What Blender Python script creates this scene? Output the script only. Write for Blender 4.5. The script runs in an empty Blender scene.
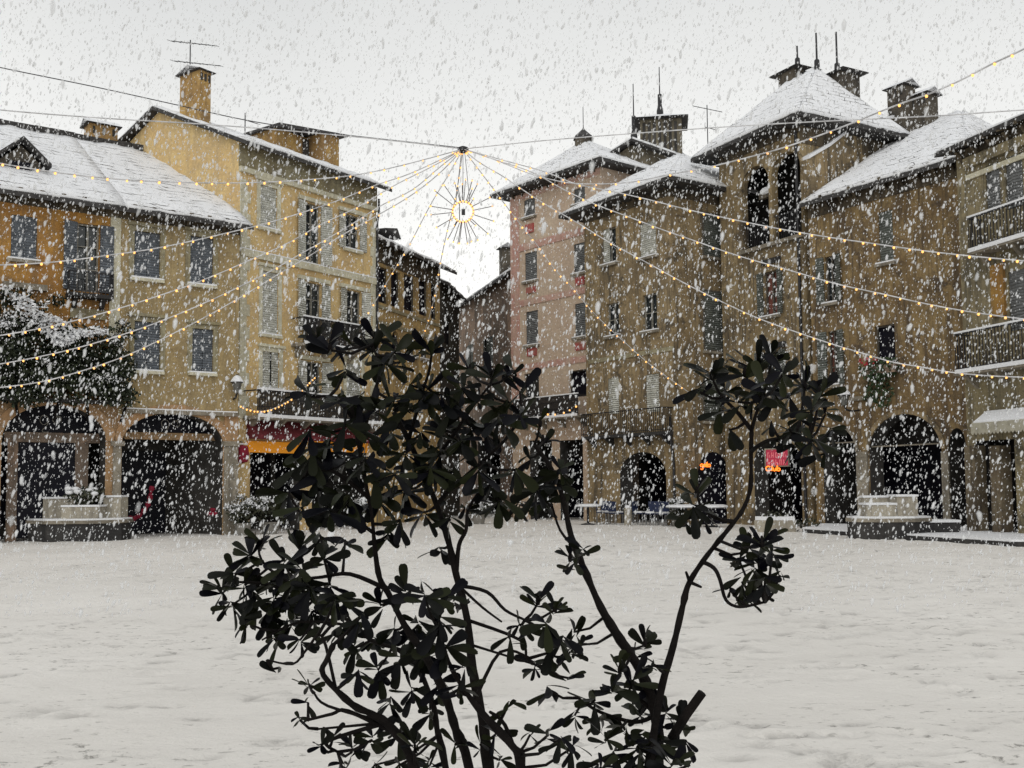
import bpy, math, random
import numpy as np
from mathutils import Vector, Matrix
from mathutils.geometry import tessellate_polygon

random.seed(7)
rng = np.random.default_rng(7)
R = math.radians
scene = bpy.context.scene
COL = scene.collection

# ------------------------------------------------------------------ camera
F_PX, PITCH, ROLL, HOR, CAM_H = 1050.0, R(4.0), R(0.5), 485.0, 1.6
SY = math.tan(R(4.0)) * -1 + (HOR - 384) / F_PX
cam_data = bpy.data.cameras.new('camera')
cam = bpy.data.objects.new('camera', cam_data)
COL.objects.link(cam)
cam_data.sensor_width = 36.0
cam_data.lens = 36.0 * F_PX / 1024
cam_data.shift_y = SY * F_PX / 1024
cam_data.clip_end = 2000
cam_data.clip_start = 0.05
CAMROT = Matrix.Rotation(R(90) + PITCH, 3, 'X') @ Matrix.Rotation(-ROLL, 3, 'Z')
cam.matrix_world = Matrix.Translation((0, 0, CAM_H)) @ CAMROT.to_4x4()
scene.camera = cam
EYE = Vector((0, 0, CAM_H))


def ray(px, py):
    return CAMROT @ Vector(((px - 512) / F_PX, (384 - py) / F_PX + SY, -1.0))


def at(px, py, Y):
    d = ray(px, py)
    return EYE + d * (Y / d.y)


def gp(px, Y):
    p = at(px, HOR + 30, Y)
    return (p.x, Y)


# ------------------------------------------------------------------ world, sun
world = bpy.data.worlds.new('World')
scene.world = world
world.use_nodes = True
wt = world.node_tree
for n in list(wt.nodes):
    wt.nodes.remove(n)
wo = wt.nodes.new('ShaderNodeOutputWorld')
bg = wt.nodes.new('ShaderNodeBackground')
sky = wt.nodes.new('ShaderNodeTexSky')
sky.sky_type = 'NISHITA'
sky.sun_disc = False
sky.sun_elevation = R(50)
sky.sun_rotation = R(190)
sky.air_density = 1.0
sky.dust_density = 6.0
sky.ozone_density = 1.0
hs = wt.nodes.new('ShaderNodeHueSaturation')
hs.inputs['Saturation'].default_value = 0.07
mixw = wt.nodes.new('ShaderNodeMix')
mixw.data_type = 'RGBA'
mixw.inputs[0].default_value = 0.82
# the cloud deck: paler towards the horizon, softly mottled
wtc = wt.nodes.new('ShaderNodeTexCoord')
wsep = wt.nodes.new('ShaderNodeSeparateXYZ')
wt.links.new(wtc.outputs['Generated'], wsep.inputs[0])
wno = wt.nodes.new('ShaderNodeTexNoise')
wno.inputs['Scale'].default_value = 2.2
wno.inputs['Detail'].default_value = 3
wt.links.new(wtc.outputs['Generated'], wno.inputs['Vector'])
wad = wt.nodes.new('ShaderNodeMath')
wad.operation = 'MULTIPLY_ADD'
wad.inputs[1].default_value = .22
wt.links.new(wno.outputs['Fac'], wad.inputs[0])
wt.links.new(wsep.outputs['Z'], wad.inputs[2])
wrp = wt.nodes.new('ShaderNodeValToRGB')
wrp.color_ramp.elements[0].position = .2
wrp.color_ramp.elements[0].color = (1.28, 1.27, 1.23, 1)
wrp.color_ramp.elements[1].position = .68
wrp.color_ramp.elements[1].color = (.62, .638, .645, 1)
wt.links.new(wad.outputs[0], wrp.inputs[0])
wsc = wt.nodes.new('ShaderNodeVectorMath')
wsc.operation = 'SCALE'
wsc.inputs['Scale'].default_value = 10.6
wt.links.new(wrp.outputs[0], wsc.inputs[0])
wt.links.new(wsc.outputs[0], mixw.inputs[7])
wt.links.new(sky.outputs[0], hs.inputs['Color'])
wt.links.new(hs.outputs[0], mixw.inputs[6])
wt.links.new(mixw.outputs[2], bg.inputs['Color'])
bg.inputs['Strength'].default_value = 0.1
wt.links.new(bg.outputs[0], wo.inputs[0])

sun_d = bpy.data.lights.new('sun', 'SUN')
sun_d.energy = 0.7
sun_d.angle = R(60)
sun_d.color = (1.0, 0.96, 0.9)
sun = bpy.data.objects.new('sun', sun_d)
COL.objects.link(sun)
sun.rotation_euler = (R(90 - 50), 0, R(-10))
sun.location = (0, 0, 60)

vs = scene.view_settings
vs.view_transform = 'Standard'
vs.look = 'None'
vs.gamma = 1
vs.exposure = 0.0
vs.use_curve_mapping = False
scene.cycles.max_bounces = 6
scene.cycles.diffuse_bounces = 3
scene.cycles.use_denoising = True


# ------------------------------------------------------------------ helpers
class MB:
    def __init__(self):
        self.v = []
        self.f = []
        self.m = []
        self.cur = 0

    def add(self, verts, faces):
        o = len(self.v)
        self.v += [tuple(p) for p in verts]
        self.f += [tuple(i + o for i in f) for f in faces]
        self.m += [self.cur] * len(faces)
        return self

    def box(self, x0, x1, y0, y1, z0, z1):
        v = [(x0, y0, z0), (x1, y0, z0), (x1, y1, z0), (x0, y1, z0), (x0, y0, z1), (x1, y0, z1), (x1, y1, z1), (x0, y1, z1)]
        return self.add(v, [(0, 3, 2, 1), (4, 5, 6, 7), (0, 1, 5, 4), (1, 2, 6, 5), (2, 3, 7, 6), (3, 0, 4, 7)])

    def quad(self, a, b, c, d):
        return self.add([a, b, c, d], [(0, 1, 2, 3)])

    def prism(self, poly, off):
        """closed prism from a 3D polygon pushed along off"""
        n = len(poly)
        off = Vector(off)
        v = [Vector(p) for p in poly] + [Vector(p) + off for p in poly]
        fs = [tuple(range(n - 1, -1, -1)), tuple(range(n, 2 * n))]
        for i in range(n):
            j = (i + 1) % n
            fs.append((i, j, n + j, n + i))
        return self.add(v, fs)

    def tube(self, pts, rad, n=6, cap=True):
        pts = [Vector(p) for p in pts]
        if not hasattr(rad, '__len__'):
            rad = [rad] * len(pts)
        o = len(self.v)
        up = None
        vs_, fs = [], []
        for i, p in enumerate(pts):
            t = (pts[min(i + 1, len(pts) - 1)] - pts[max(i - 1, 0)])
            if t.length < 1e-9:
                t = Vector((0, 0, 1))
            t.normalize()
            if up is None:
                up = Vector((0, 0, 1)) if abs(t.z) < .9 else Vector((1, 0, 0))
            a = t.cross(up)
            if a.length < 1e-6:
                a = t.orthogonal()
            a.normalize()
            b = a.cross(t).normalized()
            up = b
            for k in range(n):
                q = 2 * math.pi * k / n
                vs_.append(p + (a * math.cos(q) + b * math.sin(q)) * rad[i])
        for i in range(len(pts) - 1):
            for k in range(n):
                k2 = (k + 1) % n
                fs.append((i * n + k, i * n + k2, (i + 1) * n + k2, (i + 1) * n + k))
        if cap:
            fs.append(tuple(range(n - 1, -1, -1)))
            fs.append(tuple((len(pts) - 1) * n + k for k in range(n)))
        return self.add(vs_, fs)

    def lathe(self, c, prof, n=12):
        c = Vector(c)
        v, fs = [], []
        for r, z in prof:
            for k in range(n):
                q = 2 * math.pi * k / n
                v.append(c + Vector((r * math.cos(q), r * math.sin(q), z)))
        for i in range(len(prof) - 1):
            for k in range(n):
                k2 = (k + 1) % n
                fs.append((i * n + k, i * n + k2, (i + 1) * n + k2, (i + 1) * n + k))
        fs.append(tuple(range(n - 1, -1, -1)))
        fs.append(tuple((len(prof) - 1) * n + k for k in range(n)))
        return self.add(v, fs)

    def ball(self, c, rx, ry=None, rz=None, nu=8, nv=5):
        ry = ry or rx
        rz = rz or rx
        c = Vector(c)
        v = [c + Vector((0, 0, -rz))]
        fs = []
        for i in range(1, nv):
            a = math.pi * i / nv - math.pi / 2
            for k in range(nu):
                q = 2 * math.pi * k / nu
                v.append(c + Vector((rx * math.cos(a) * math.cos(q), ry * math.cos(a) * math.sin(q), rz * math.sin(a))))
        v.append(c + Vector((0, 0, rz)))
        for k in range(nu):
            fs.append((0, 1 + (k + 1) % nu, 1 + k))
        for i in range(nv - 2):
            for k in range(nu):
                k2 = (k + 1) % nu
                fs.append((1 + i * nu + k, 1 + i * nu + k2, 1 + (i + 1) * nu + k2, 1 + (i + 1) * nu + k))
        l = len(v) - 1
        for k in range(nu):
            fs.append((l, 1 + (nv - 2) * nu + k, 1 + (nv - 2) * nu + (k + 1) % nu))
        return self.add(v, fs)

    def build(self, name, mat, parent=None, smooth=False, loc=None):
        me = bpy.data.meshes.new(name)
        me.from_pydata(self.v, [], self.f)
        mats = mat if isinstance(mat, (list, tuple)) else [mat]
        for m_ in mats:
            me.materials.append(m_)
        if len(mats) > 1:
            me.polygons.foreach_set('material_index', self.m)
        if smooth:
            me.polygons.foreach_set('use_smooth', [True] * len(me.polygons))
        me.update()
        o = bpy.data.objects.new(name, me)
        COL.objects.link(o)
        if parent is not None:
            o.parent = parent
        if loc is not None:
            o.location = loc
        return o


def tag(o, label=None, cat=None, group=None, kind=None):
    if label:
        o['label'] = label
    if cat:
        o['category'] = cat
    if group:
        o['group'] = group
    if kind:
        o['kind'] = kind
    return o


def empty(name, label, cat, loc=(0, 0, 0), rz=0.0, group=None):
    o = bpy.data.objects.new(name, None)
    COL.objects.link(o)
    o.location = loc
    o.rotation_euler = (0, 0, rz)
    o.empty_display_size = 0.2
    return tag(o, label, cat, group)


def copy_tree(o, parent=None):
    c = o.copy()
    COL.objects.link(c)
    c.parent = parent
    for ch in list(o.children):
        copy_tree(ch, c)
    return c


# ------------------------------------------------------------------ materials
def N(t, typ, **kw):
    n = t.nodes.new(typ)
    for k, v in kw.items():
        setattr(n, k, v)
    return n


def base_mat(name, rough=0.85, spec=0.3):
    m = bpy.data.materials.new(name)
    m.use_nodes = True
    t = m.node_tree
    b = t.nodes['Principled BSDF']
    b.inputs['Roughness'].default_value = rough
    b.inputs['Specular IOR Level'].default_value = spec
    return m, t, b


def c4(c):
    return (c[0], c[1], c[2], 1)


def noise(t, vec, scale, detail=4, rough=.6):
    n = N(t, 'ShaderNodeTexNoise')
    n.inputs['Scale'].default_value = scale
    n.inputs['Detail'].default_value = detail
    n.inputs['Roughness'].default_value = rough
    t.links.new(vec, n.inputs['Vector'])
    return n.outputs['Fac']


def ramp(t, fac, a, b):
    r = N(t, 'ShaderNodeMapRange')
    r.inputs['From Min'].default_value = a
    r.inputs['From Max'].default_value = b
    t.links.new(fac, r.inputs['Value'])
    return r.outputs['Result']


def mix(t, fac, a, b, mode='MIX'):
    m = N(t, 'ShaderNodeMix', data_type='RGBA', blend_type=mode)
    for sock, v in ((m.inputs[0], fac), (m.inputs[6], a), (m.inputs[7], b)):
        if hasattr(v, 'links') or isinstance(v, bpy.types.NodeSocket):
            t.links.new(v, sock)
        elif isinstance(v, (int, float)):
            sock.default_value = v
        else:
            sock.default_value = c4(v)
    return m.outputs[2]


def coords(t, scale=(1, 1, 1), space='Object'):
    tc = N(t, 'ShaderNodeTexCoord')
    mp = N(t, 'ShaderNodeMapping')
    mp.inputs['Scale'].default_value = scale
    t.links.new(tc.outputs[space], mp.inputs['Vector'])
    return mp.outputs[0]


def bump(t, b, h, strength=.3, dist=.02):
    n = N(t, 'ShaderNodeBump')
    n.inputs['Strength'].default_value = strength
    n.inputs['Distance'].default_value = dist
    t.links.new(h, n.inputs['Height'])
    t.links.new(n.outputs[0], b.inputs['Normal'])


def plaster(name, c, c2, stain, amount=.6, grain=.5, split=None):
    """old lime plaster: two tones, blotches, running damp stains, bump"""
    m, t, b = base_mat(name, .92, .15)
    v = coords(t)
    vs_ = coords(t, (2.2, 2.2, .22))
    base = mix(t, ramp(t, noise(t, v, .7, 6, .65), .43, .57), c, c2)
    if split:
        sz = N(t, 'ShaderNodeSeparateXYZ')
        t.links.new(v, sz.inputs[0])
        base = mix(t, ramp(t, sz.outputs['Z'], split[0] - .02, split[0] + .02), split[1], base)
    st = ramp(t, noise(t, vs_, 1.6, 7, .72), .47, .62)
    st2 = ramp(t, noise(t, v, 1.1, 9, .76), .5, .6)
    k = N(t, 'ShaderNodeMath', operation='MAXIMUM')
    t.links.new(st, k.inputs[0])
    t.links.new(st2, k.inputs[1])
    k2 = N(t, 'ShaderNodeMath', operation='MULTIPLY')
    t.links.new(k.outputs[0], k2.inputs[0])
    k2.inputs[1].default_value = min(1, amount * 1.15)
    col = mix(t, k2.outputs[0], base, stain)
    pt = ramp(t, noise(t, coords(t, (.8, .8, 1.0)), .55, 7, .62), .56, .575)
    pk = N(t, 'ShaderNodeMath', operation='MULTIPLY')
    t.links.new(pt, pk.inputs[0])
    pk.inputs[1].default_value = min(.9, amount * .75)
    col = mix(t, pk.outputs[0], col, tuple(.5 * x + .6 * y for x, y in zip(c2, stain)))
    fine = ramp(t, noise(t, v, 9, 6, .8), .38, .62)
    g = mix(t, fine, (1 - .35 * grain,) * 3, (1 + .25 * grain,) * 3)
    col = mix(t, 1.0, col, g, 'MULTIPLY')
    t.links.new(col, b.inputs['Base Color'])
    bump(t, b, noise(t, v, 9, 6, .7), .5, .03)
    return m


def plain(name, c, rough=.7, spec=.3, var=.35, scale=6.0, metal=0.0, bmp=.2):
    m, t, b = base_mat(name, rough, spec)
    v = coords(t)
    f = noise(t, v, scale, 5, .65)
    col = mix(t, ramp(t, f, .3, .7), tuple(x * (1 - var) for x in c), tuple(min(1, x * (1 + var)) for x in c))
    t.links.new(col, b.inputs['Base Color'])
    b.inputs['Metallic'].default_value = metal
    if bmp:
        bump(t, b, noise(t, v, scale * 4, 3, .6), bmp, .01)
    return m


def emit(name, c, s):
    m, t, b = base_mat(name, .4)
    b.inputs['Base Color'].default_value = c4(c)
    b.inputs['Emission Color'].default_value = c4(c)
    b.inputs['Emission Strength'].default_value = s
    return m


def louvre(name, c):
    """slatted shutter paint: fine horizontal slats along z"""
    m, t, b = base_mat(name, .65, .3)
    v = coords(t)
    sep = N(t, 'ShaderNodeSeparateXYZ')
    t.links.new(v, sep.inputs[0])
    w = N(t, 'ShaderNodeMath', operation='MULTIPLY')
    t.links.new(sep.outputs['Z'], w.inputs[0])
    w.inputs[1].default_value = 2 * math.pi / .085
    s = N(t, 'ShaderNodeMath', operation='SINE')
    t.links.new(w.outputs[0], s.inputs[0])
    f = noise(t, v, 3.5, 5, .7)
    col = mix(t, ramp(t, f, .3, .7), tuple(x * .6 for x in c), tuple(x * 1.3 for x in c))
    t.links.new(col, b.inputs['Base Color'])
    bump(t, b, s.outputs[0], 1.0, .02)
    return m


def snow_mat(name, c=(.8, .81, .83), slate=None, amount=.5):
    m, t, b = base_mat(name, .9, .15)
    v = coords(t)
    f = noise(t, v, 1.3, 6, .6)
    col = mix(t, ramp(t, f, .25, .75), tuple(x * .9 for x in c), c)
    if slate:
        sep = N(t, 'ShaderNodeSeparateXYZ')
        t.links.new(v, sep.inputs[0])
        ad = N(t, 'ShaderNodeMath', operation='ADD')
        t.links.new(sep.outputs['X'], ad.inputs[0])
        t.links.new(sep.outputs['Y'], ad.inputs[1])
        dn = N(t, 'ShaderNodeMath', operation='MULTIPLY_ADD')
        t.links.new(noise(t, v, 2.5, 3), dn.inputs[0])
        dn.inputs[1].default_value = .12
        t.links.new(sep.outputs['Z'], dn.inputs[2])
        cb = N(t, 'ShaderNodeCombineXYZ')
        t.links.new(ad.outputs[0], cb.inputs[0])
        t.links.new(dn.outputs[0], cb.inputs[1])
        br = N(t, 'ShaderNodeTexBrick')
        br.inputs['Scale'].default_value = 1.0
        br.inputs['Brick Width'].default_value = .55
        br.inputs['Row Height'].default_value = .2
        br.inputs['Mortar Size'].default_value = .022
        br.inputs['Mortar Smooth'].default_value = .4
        t.links.new(cb.outputs[0], br.inputs['Vector'])
        th = ramp(t, noise(t, v, 1.7, 5, .75), .62 - .22 * amount, .72 - .16 * amount)
        mm = N(t, 'ShaderNodeMath', operation='MULTIPLY')
        t.links.new(br.outputs['Fac'], mm.inputs[0])
        t.links.new(th, mm.inputs[1])
        # a few bare slates
        th2 = ramp(t, noise(t, coords(t, (1.2, 1.2, 3.4)), 1.9, 5, .7), .68, .72)
        mx = N(t, 'ShaderNodeMath', operation='MAXIMUM')
        t.links.new(mm.outputs[0], mx.inputs[0])
        t.links.new(th2, mx.inputs[1])
        col = mix(t, mx.outputs[0], col, slate)
    t.links.new(col, b.inputs['Base Color'])
    bump(t, b, noise(t, v, 7, 6, .65), .5, .05)
    return m


M = {}
M['snow'] = snow_mat('snow')
M['roof_snow'] = snow_mat('roof_snow', slate=(.07, .065, .06), amount=.7)
M['eave_shade_stain'] = plaster('shaded_sooty_plaster', (.13, .105, .072), (.095, .078, .055), (.045, .038, .03), .8)  # plaster darkened to carry the under-eave shade as well as some soot
M['slate'] = plain('slate', (.045, .043, .042), .8, .3, .5, 5)
M['eave_wood'] = plain('eave_wood', (.03, .024, .018), .85, .2, .5, 5)
M['orange'] = plaster('orange_plaster', (.42, .225, .06), (.35, .175, .05), (.2, .125, .065), .7, split=(4.25, (.38, .25, .14)))
M['beige'] = plaster('beige_plaster', (.40, .31, .165), (.35, .26, .13), (.2, .155, .09), .55, split=(3.85, (.42, .27, .15)))
M['peach'] = plaster('peach_plaster', (.45, .28, .15), (.4, .24, .125), (.22, .165, .105), .55)
M['yellow'] = plaster('yellow_plaster', (.66, .49, .235), (.6, .425, .2), (.42, .32, .19), .5)
M['trim'] = plaster('pale_trim', (.64, .61, .47), (.56, .53, .4), (.36, .33, .24), .5)
M['frieze'] = plaster('frieze', (.33, .3, .2), (.28, .24, .14), (.17, .145, .1), .6)
M['loggia'] = plaster('ochre_plaster', (.5, .36, .16), (.42, .29, .125), (.2, .15, .09), .7)
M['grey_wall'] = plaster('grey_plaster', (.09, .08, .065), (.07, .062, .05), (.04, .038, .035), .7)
M['brick'] = plaster('brown_plaster', (.36, .25, .18), (.25, .19, .145), (.11, .09, .075), .8)
M['pink'] = plaster('pink_beige_plaster', (.56, .45, .34), (.52, .4, .3), (.4, .31, .24), .4)
M['pink_band'] = plaster('pink_paint', (.5, .29, .24), (.47, .27, .225), (.52, .39, .31), .9)
M['red_panel'] = plaster('red_paint', (.42, .07, .07), (.34, .06, .06), (.34, .18, .14), .7)
M['tan'] = plaster('tan_plaster', (.335, .255, .145), (.265, .195, .107), (.1, .083, .06), .9)
M['tan_dark'] = plaster('tan_dark_plaster', (.2, .165, .11), (.15, .115, .075), (.07, .058, .045), .8)
M['tower'] = plaster('tower_plaster', (.33, .255, .145), (.255, .19, .103), (.098, .08, .058), .9)
M['brown'] = plaster('brown_ochre_plaster', (.28, .2, .097), (.195, .132, .064), (.088, .066, .046), .9)
M['far_right'] = plaster('grey_ochre_plaster', (.275, .23, .138), (.22, .185, .108), (.1, .088, .064), .85)
M['attic'] = plaster('attic_plaster', (.2, .175, .125), (.15, .13, .095), (.075, .065, .05), .8)
M['stone'] = plaster('granite', (.32, .285, .225), (.25, .22, .175), (.14, .125, .1), .7)
M['dark_stone'] = plaster('wet_granite', (.06, .058, .055), (.045, .043, .042), (.03, .03, .03), .6)
M['block'] = plaster('pale_granite', (.42, .385, .31), (.35, .32, .26), (.2, .18, .15), .6)
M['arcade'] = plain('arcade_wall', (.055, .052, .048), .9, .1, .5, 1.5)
M['shop_glass'] = plain('shop_glass', (.007, .007, .012), .45, .12, .3, 1.5, bmp=0)
M['glass'] = plain('window_glass', (.03, .036, .038), .08, .5, .4, 1.2, bmp=0)
M['sh_blue'] = louvre('shutter_blue_grey', (.13, .145, .165))
M['sh_grey'] = louvre('shutter_grey_green', (.52, .52, .46))
M['sh_dark'] = louvre('shutter_dark_green', (.12, .13, .115))
M['sh_pinkh'] = louvre('shutter_slate_grey', (.16, .165, .165))
M['frame'] = plain('window_frame', (.22, .21, .18), .6, .3, .4)
M['frame_dark'] = plain('window_frame_dark', (.09, .08, .065), .6, .3, .3)
M['red_curtain'] = plain('red_brown_wood', (.16, .06, .045), .7, .2, .3)
M['iron'] = plain('wrought_iron', (.018, .018, .02), .55, .4, .3)
M['brick_chimney'] = plaster('ochre_brick', (.46, .3, .11), (.37, .23, .09), (.2, .13, .07), .7)
M['dark_chimney'] = plaster('sooty_stone', (.15, .13, .1), (.11, .095, .075), (.05, .045, .04), .75)
M['maroon'] = plain('maroon_canvas', (.14, .03, .035), .85, .1, .35)
M['sign_amber'] = emit('amber_sign', (.62, .24, .02), .3)
M['red_sign'] = emit('red_sign', (.36, .022, .055), .2)
M['red_text'] = emit('red_sign_letters', (.6, .16, .18), .3)
M['neon'] = emit('orange_neon', (1.0, .2, .02), 1.6)
M['bulb'] = emit('warm_bulb', (1.0, .47, .13), 1.5)
M['socket'] = plain('lamp_socket', (.1, .06, .02), .6)
M['cable'] = plain('snowy_cable', (.55, .55, .56), .8, .2, .4, 3)
M['dark_cable'] = plain('dark_cable', (.06, .06, .065), .7, .2, .3)
M['rod'] = plain('ornament_rod', (.1, .09, .09), .5, .4, .2)
M['awning'] = plain('awning_canvas', (.36, .34, .27), .85, .1, .2)
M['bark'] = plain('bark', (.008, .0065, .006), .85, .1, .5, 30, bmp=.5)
M['red_cloth'] = plain('red_cloth', (.2, .018, .035), .8, .1, .3)
M['blue_chair'] = plain('blue_seat', (.016, .024, .06), .6, .3, .3)
M['steel'] = plain('grey_metal', (.2, .2, .2), .5, .4, .2)
M['lamp_glass'] = plain('lamp_glass', (.12, .12, .11), .2, .5, .2)
M['pot'] = plain('planter_concrete', (.2, .19, .17), .85, .2, .3)
M['flower'] = plain('red_flower', (.4, .04, .05), .7)
M['gold_col'] = plaster('ochre_pilaster', (.34, .2, .06), (.28, .15, .045), (.15, .1, .05), .5)


def leaf_mat(name, c, c2, rough=.42, spec=.35):
    m, t, b = base_mat(name, rough, spec)
    oi = N(t, 'ShaderNodeNewGeometry')
    f = oi.outputs['Random Per Island']
    col = mix(t, f, c, c2)
    t.links.new(col, b.inputs['Base Color'])
    return m


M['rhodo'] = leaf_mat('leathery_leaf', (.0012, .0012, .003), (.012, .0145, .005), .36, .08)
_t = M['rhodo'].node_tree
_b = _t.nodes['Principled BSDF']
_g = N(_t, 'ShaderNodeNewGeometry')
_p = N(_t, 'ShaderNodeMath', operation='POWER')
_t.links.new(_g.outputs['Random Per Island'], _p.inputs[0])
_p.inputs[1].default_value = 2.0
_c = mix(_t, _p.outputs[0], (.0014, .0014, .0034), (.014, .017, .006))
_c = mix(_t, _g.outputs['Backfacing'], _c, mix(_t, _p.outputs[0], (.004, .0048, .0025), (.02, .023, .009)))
_t.links.new(_c, _b.inputs['Base Color'])
_r = ramp(_t, noise(_t, coords(_t), 40, 3), .3, .7)
_rr = N(_t, 'ShaderNodeMapRange')
_rr.inputs['To Min'].default_value = .22
_rr.inputs['To Max'].default_value = .6
_t.links.new(_r, _rr.inputs['Value'])
_t.links.new(_rr.outputs[0], _b.inputs['Roughness'])
M['ivy'] = leaf_mat('creeper_leaf', (.012, .016, .012), (.045, .055, .03), .6, .2)
M['bushleaf'] = leaf_mat('bush_leaf', (.03, .038, .025), (.09, .09, .06), .7, .2)
M['flower_leaf'] = leaf_mat('balcony_leaf', (.02, .04, .02), (.06, .09, .04), .6, .2)


# ------------------------------------------------------------------ ground
def smooth_noise(x, y, seed, cell):
    r = np.random.default_rng(seed)
    G = r.random((256, 256))
    xs, ys = x / cell, y / cell
    xi, yi = np.floor(xs).astype(int), np.floor(ys).astype(int)
    fx, fy = xs - xi, ys - yi
    fx, fy = fx * fx * (3 - 2 * fx), fy * fy * (3 - 2 * fy)
    g = lambda a, b: G[a % 256, b % 256]
    return (g(xi, yi) * (1 - fx) + g(xi + 1, yi) * fx) * (1 - fy) + (g(xi, yi + 1) * (1 - fx) + g(xi + 1, yi + 1) * fx) * fy - .5


def build_ground():
    xs = np.concatenate([[-400, -200, -90, -45], np.arange(-20, 20.01, .1), [45, 90, 200, 400]])
    ys = np.concatenate([[-200, -60, -20, -6, -2, 0, 1.5], np.geomspace(3.0, 50, 340), [60, 90, 160, 420]])
    X, Y = np.meshgrid(xs, ys)
    Tr = np.zeros_like(X)
    Z = .014 * smooth_noise(X, Y, 1, 2.3) + .016 * smooth_noise(X, Y, 2, .7) + .014 * smooth_noise(X, Y, 3, .3) + .012 * smooth_noise(X, Y, 4, .16)
    r = np.random.default_rng(11)
    # trodden tracks: rows of half filled footprints
    feet = []
    for _ in range(200):
        px, py = r.uniform(-12, 12), r.uniform(4.5, 32)
        a = r.uniform(-.5, .5) + (0 if r.random() < .75 else math.pi / 2)
        for k in range(int(r.integers(8, 34))):
            px += math.cos(a) * .62
            py += math.sin(a) * .62
            a += r.normal(0, .07)
            feet.append((px + r.normal(0, .1), py + (-1) ** k * .11, a, r.uniform(.015, .06)))
    for fx, fy, a, d in feet:
        fl = .09 + 1.0 * d
        msk = (abs(X - fx) < .5) & (abs(Y - fy) < .5)
        if not msk.any():
            continue
        u = (X[msk] - fx) * math.cos(a) + (Y[msk] - fy) * math.sin(a)
        w = -(X[msk] - fx) * math.sin(a) + (Y[msk] - fy) * math.cos(a)
        q = (u / fl) ** 2 + (w / (fl * .5)) ** 2
        Tr[msk] = np.maximum(Tr[msk], np.exp(-q * 1.5) * r.uniform(.1, 1))
        Z[msk] -= d * np.exp(-q * 1.2) - .35 * d * np.exp(-((np.sqrt(q) - 1.5) / .5) ** 2)
    Z *= np.clip(1 - (abs(X) - 18) / 6, 0, 1)
    V = np.stack([X, Y, Z], -1).reshape(-1, 3)
    ny, nx = X.shape
    idx = np.arange(ny * nx).reshape(ny, nx)
    Fq = np.stack([idx[:-1, :-1], idx[:-1, 1:], idx[1:, 1:], idx[1:, :-1]], -1).reshape(-1, 4)
    me = bpy.data.meshes.new('snowy_ground')
    me.from_pydata(V.tolist(), [], Fq.tolist())
    me.polygons.foreach_set('use_smooth', [True] * len(me.polygons))
    at_ = me.attributes.new('trodden', 'FLOAT', 'POINT')
    at_.data.foreach_set('value', Tr.ravel().astype(np.float32))
    m, t, b = base_mat('ground_snow', .9, .15)
    v = coords(t)
    big = ramp(t, noise(t, v, .25, 4, .6), .3, .7)
    col = mix(t, big, (.67, .645, .605), (.79, .765, .725))
    # thin places where the wet paving shows through
    a = ramp(t, noise(t, coords(t, (1.0, 1.6, 1)), 6.5, 6, .7), .57, .65)
    p = ramp(t, noise(t, v, .6, 4, .6), .44, .58)
    k = N(t, 'ShaderNodeMath', operation='MULTIPLY')
    t.links.new(a, k.inputs[0])
    t.links.new(p, k.inputs[1])
    col = mix(t, k.outputs[0], col, (.27, .26, .24))
    fa = N(t, 'ShaderNodeAttribute', attribute_name='trodden')
    k3 = N(t, 'ShaderNodeMath', operation='MULTIPLY')
    t.links.new(fa.outputs['Fac'], k3.inputs[0])
    t.links.new(ramp(t, noise(t, v, 5.0, 5, .7), .38, .52), k3.inputs[1])
    col = mix(t, k3.outputs[0], col, (.2, .19, .18))
    t.links.new(col, b.inputs['Base Color'])
    bump(t, b, noise(t, v, 11.0, 7, .7), .7, .03)
    me.materials.append(m)
    o = bpy.data.objects.new('snowy_ground', me)
    COL.objects.link(o)
    tag(o, 'wide snow covered square with faint footprints', 'ground', kind='structure')


build_ground()


# ------------------------------------------------------------------ houses
def snow_sheet(p00, p10, p11, p01, nu, nv, th=.1, jit=.05, edge=.06, mb=None, ends=(1, 1)):
    """a blanket of snow over a roof face; p00-p10 is the eave, p01-p11 the top"""
    mb = mb or MB()
    p00, p10, p11, p01 = map(Vector, (p00, p10, p11, p01))
    nrm = (p10 - p00).cross((p01 + p11) / 2 - (p00 + p10) / 2).normalized()
    if nrm.z < 0:
        nrm = -nrm
    top, bot = [], []
    for j in range(nv + 1):
        t = j / nv
        for i in range(nu + 1):
            s = i / nu
            a = p00.lerp(p10, s)
            b = p01.lerp(p11, s)
            p = a.lerp(b, t)
            e = random.uniform(-edge, edge * .5) if j == 0 else 0
            p = p - (b - a).normalized() * e
            border = (i == 0 and ends[0]) or (i == nu and ends[1]) or j == 0
            h = th * (.45 if border else 1) + random.uniform(-jit, jit) * (.3 if border else 1) * (0 if i in (0, nu) else 1)
            top.append(p + nrm * max(.02, h))
            bot.append(p + nrm * .004)
    n = nu + 1
    o = len(top)
    fs = []
    for j in range(nv):
        for i in range(nu):
            a = j * n + i
            fs.append((a, a + 1, a + n + 1, a + n))
    for i in range(nu):
        fs.append((i, o + i, o + i + 1, i + 1))
        k = nv * n + i
        fs.append((k + 1, o + k + 1, o + k, k))
    for j in range(nv):
        a = j * n
        fs.append((a + n, o + a + n, o + a, a))
        a = j * n + nu
        fs.append((a, o + a, o + a + n, a + n))
    mb.add(top + bot, fs)
    return mb


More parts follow.
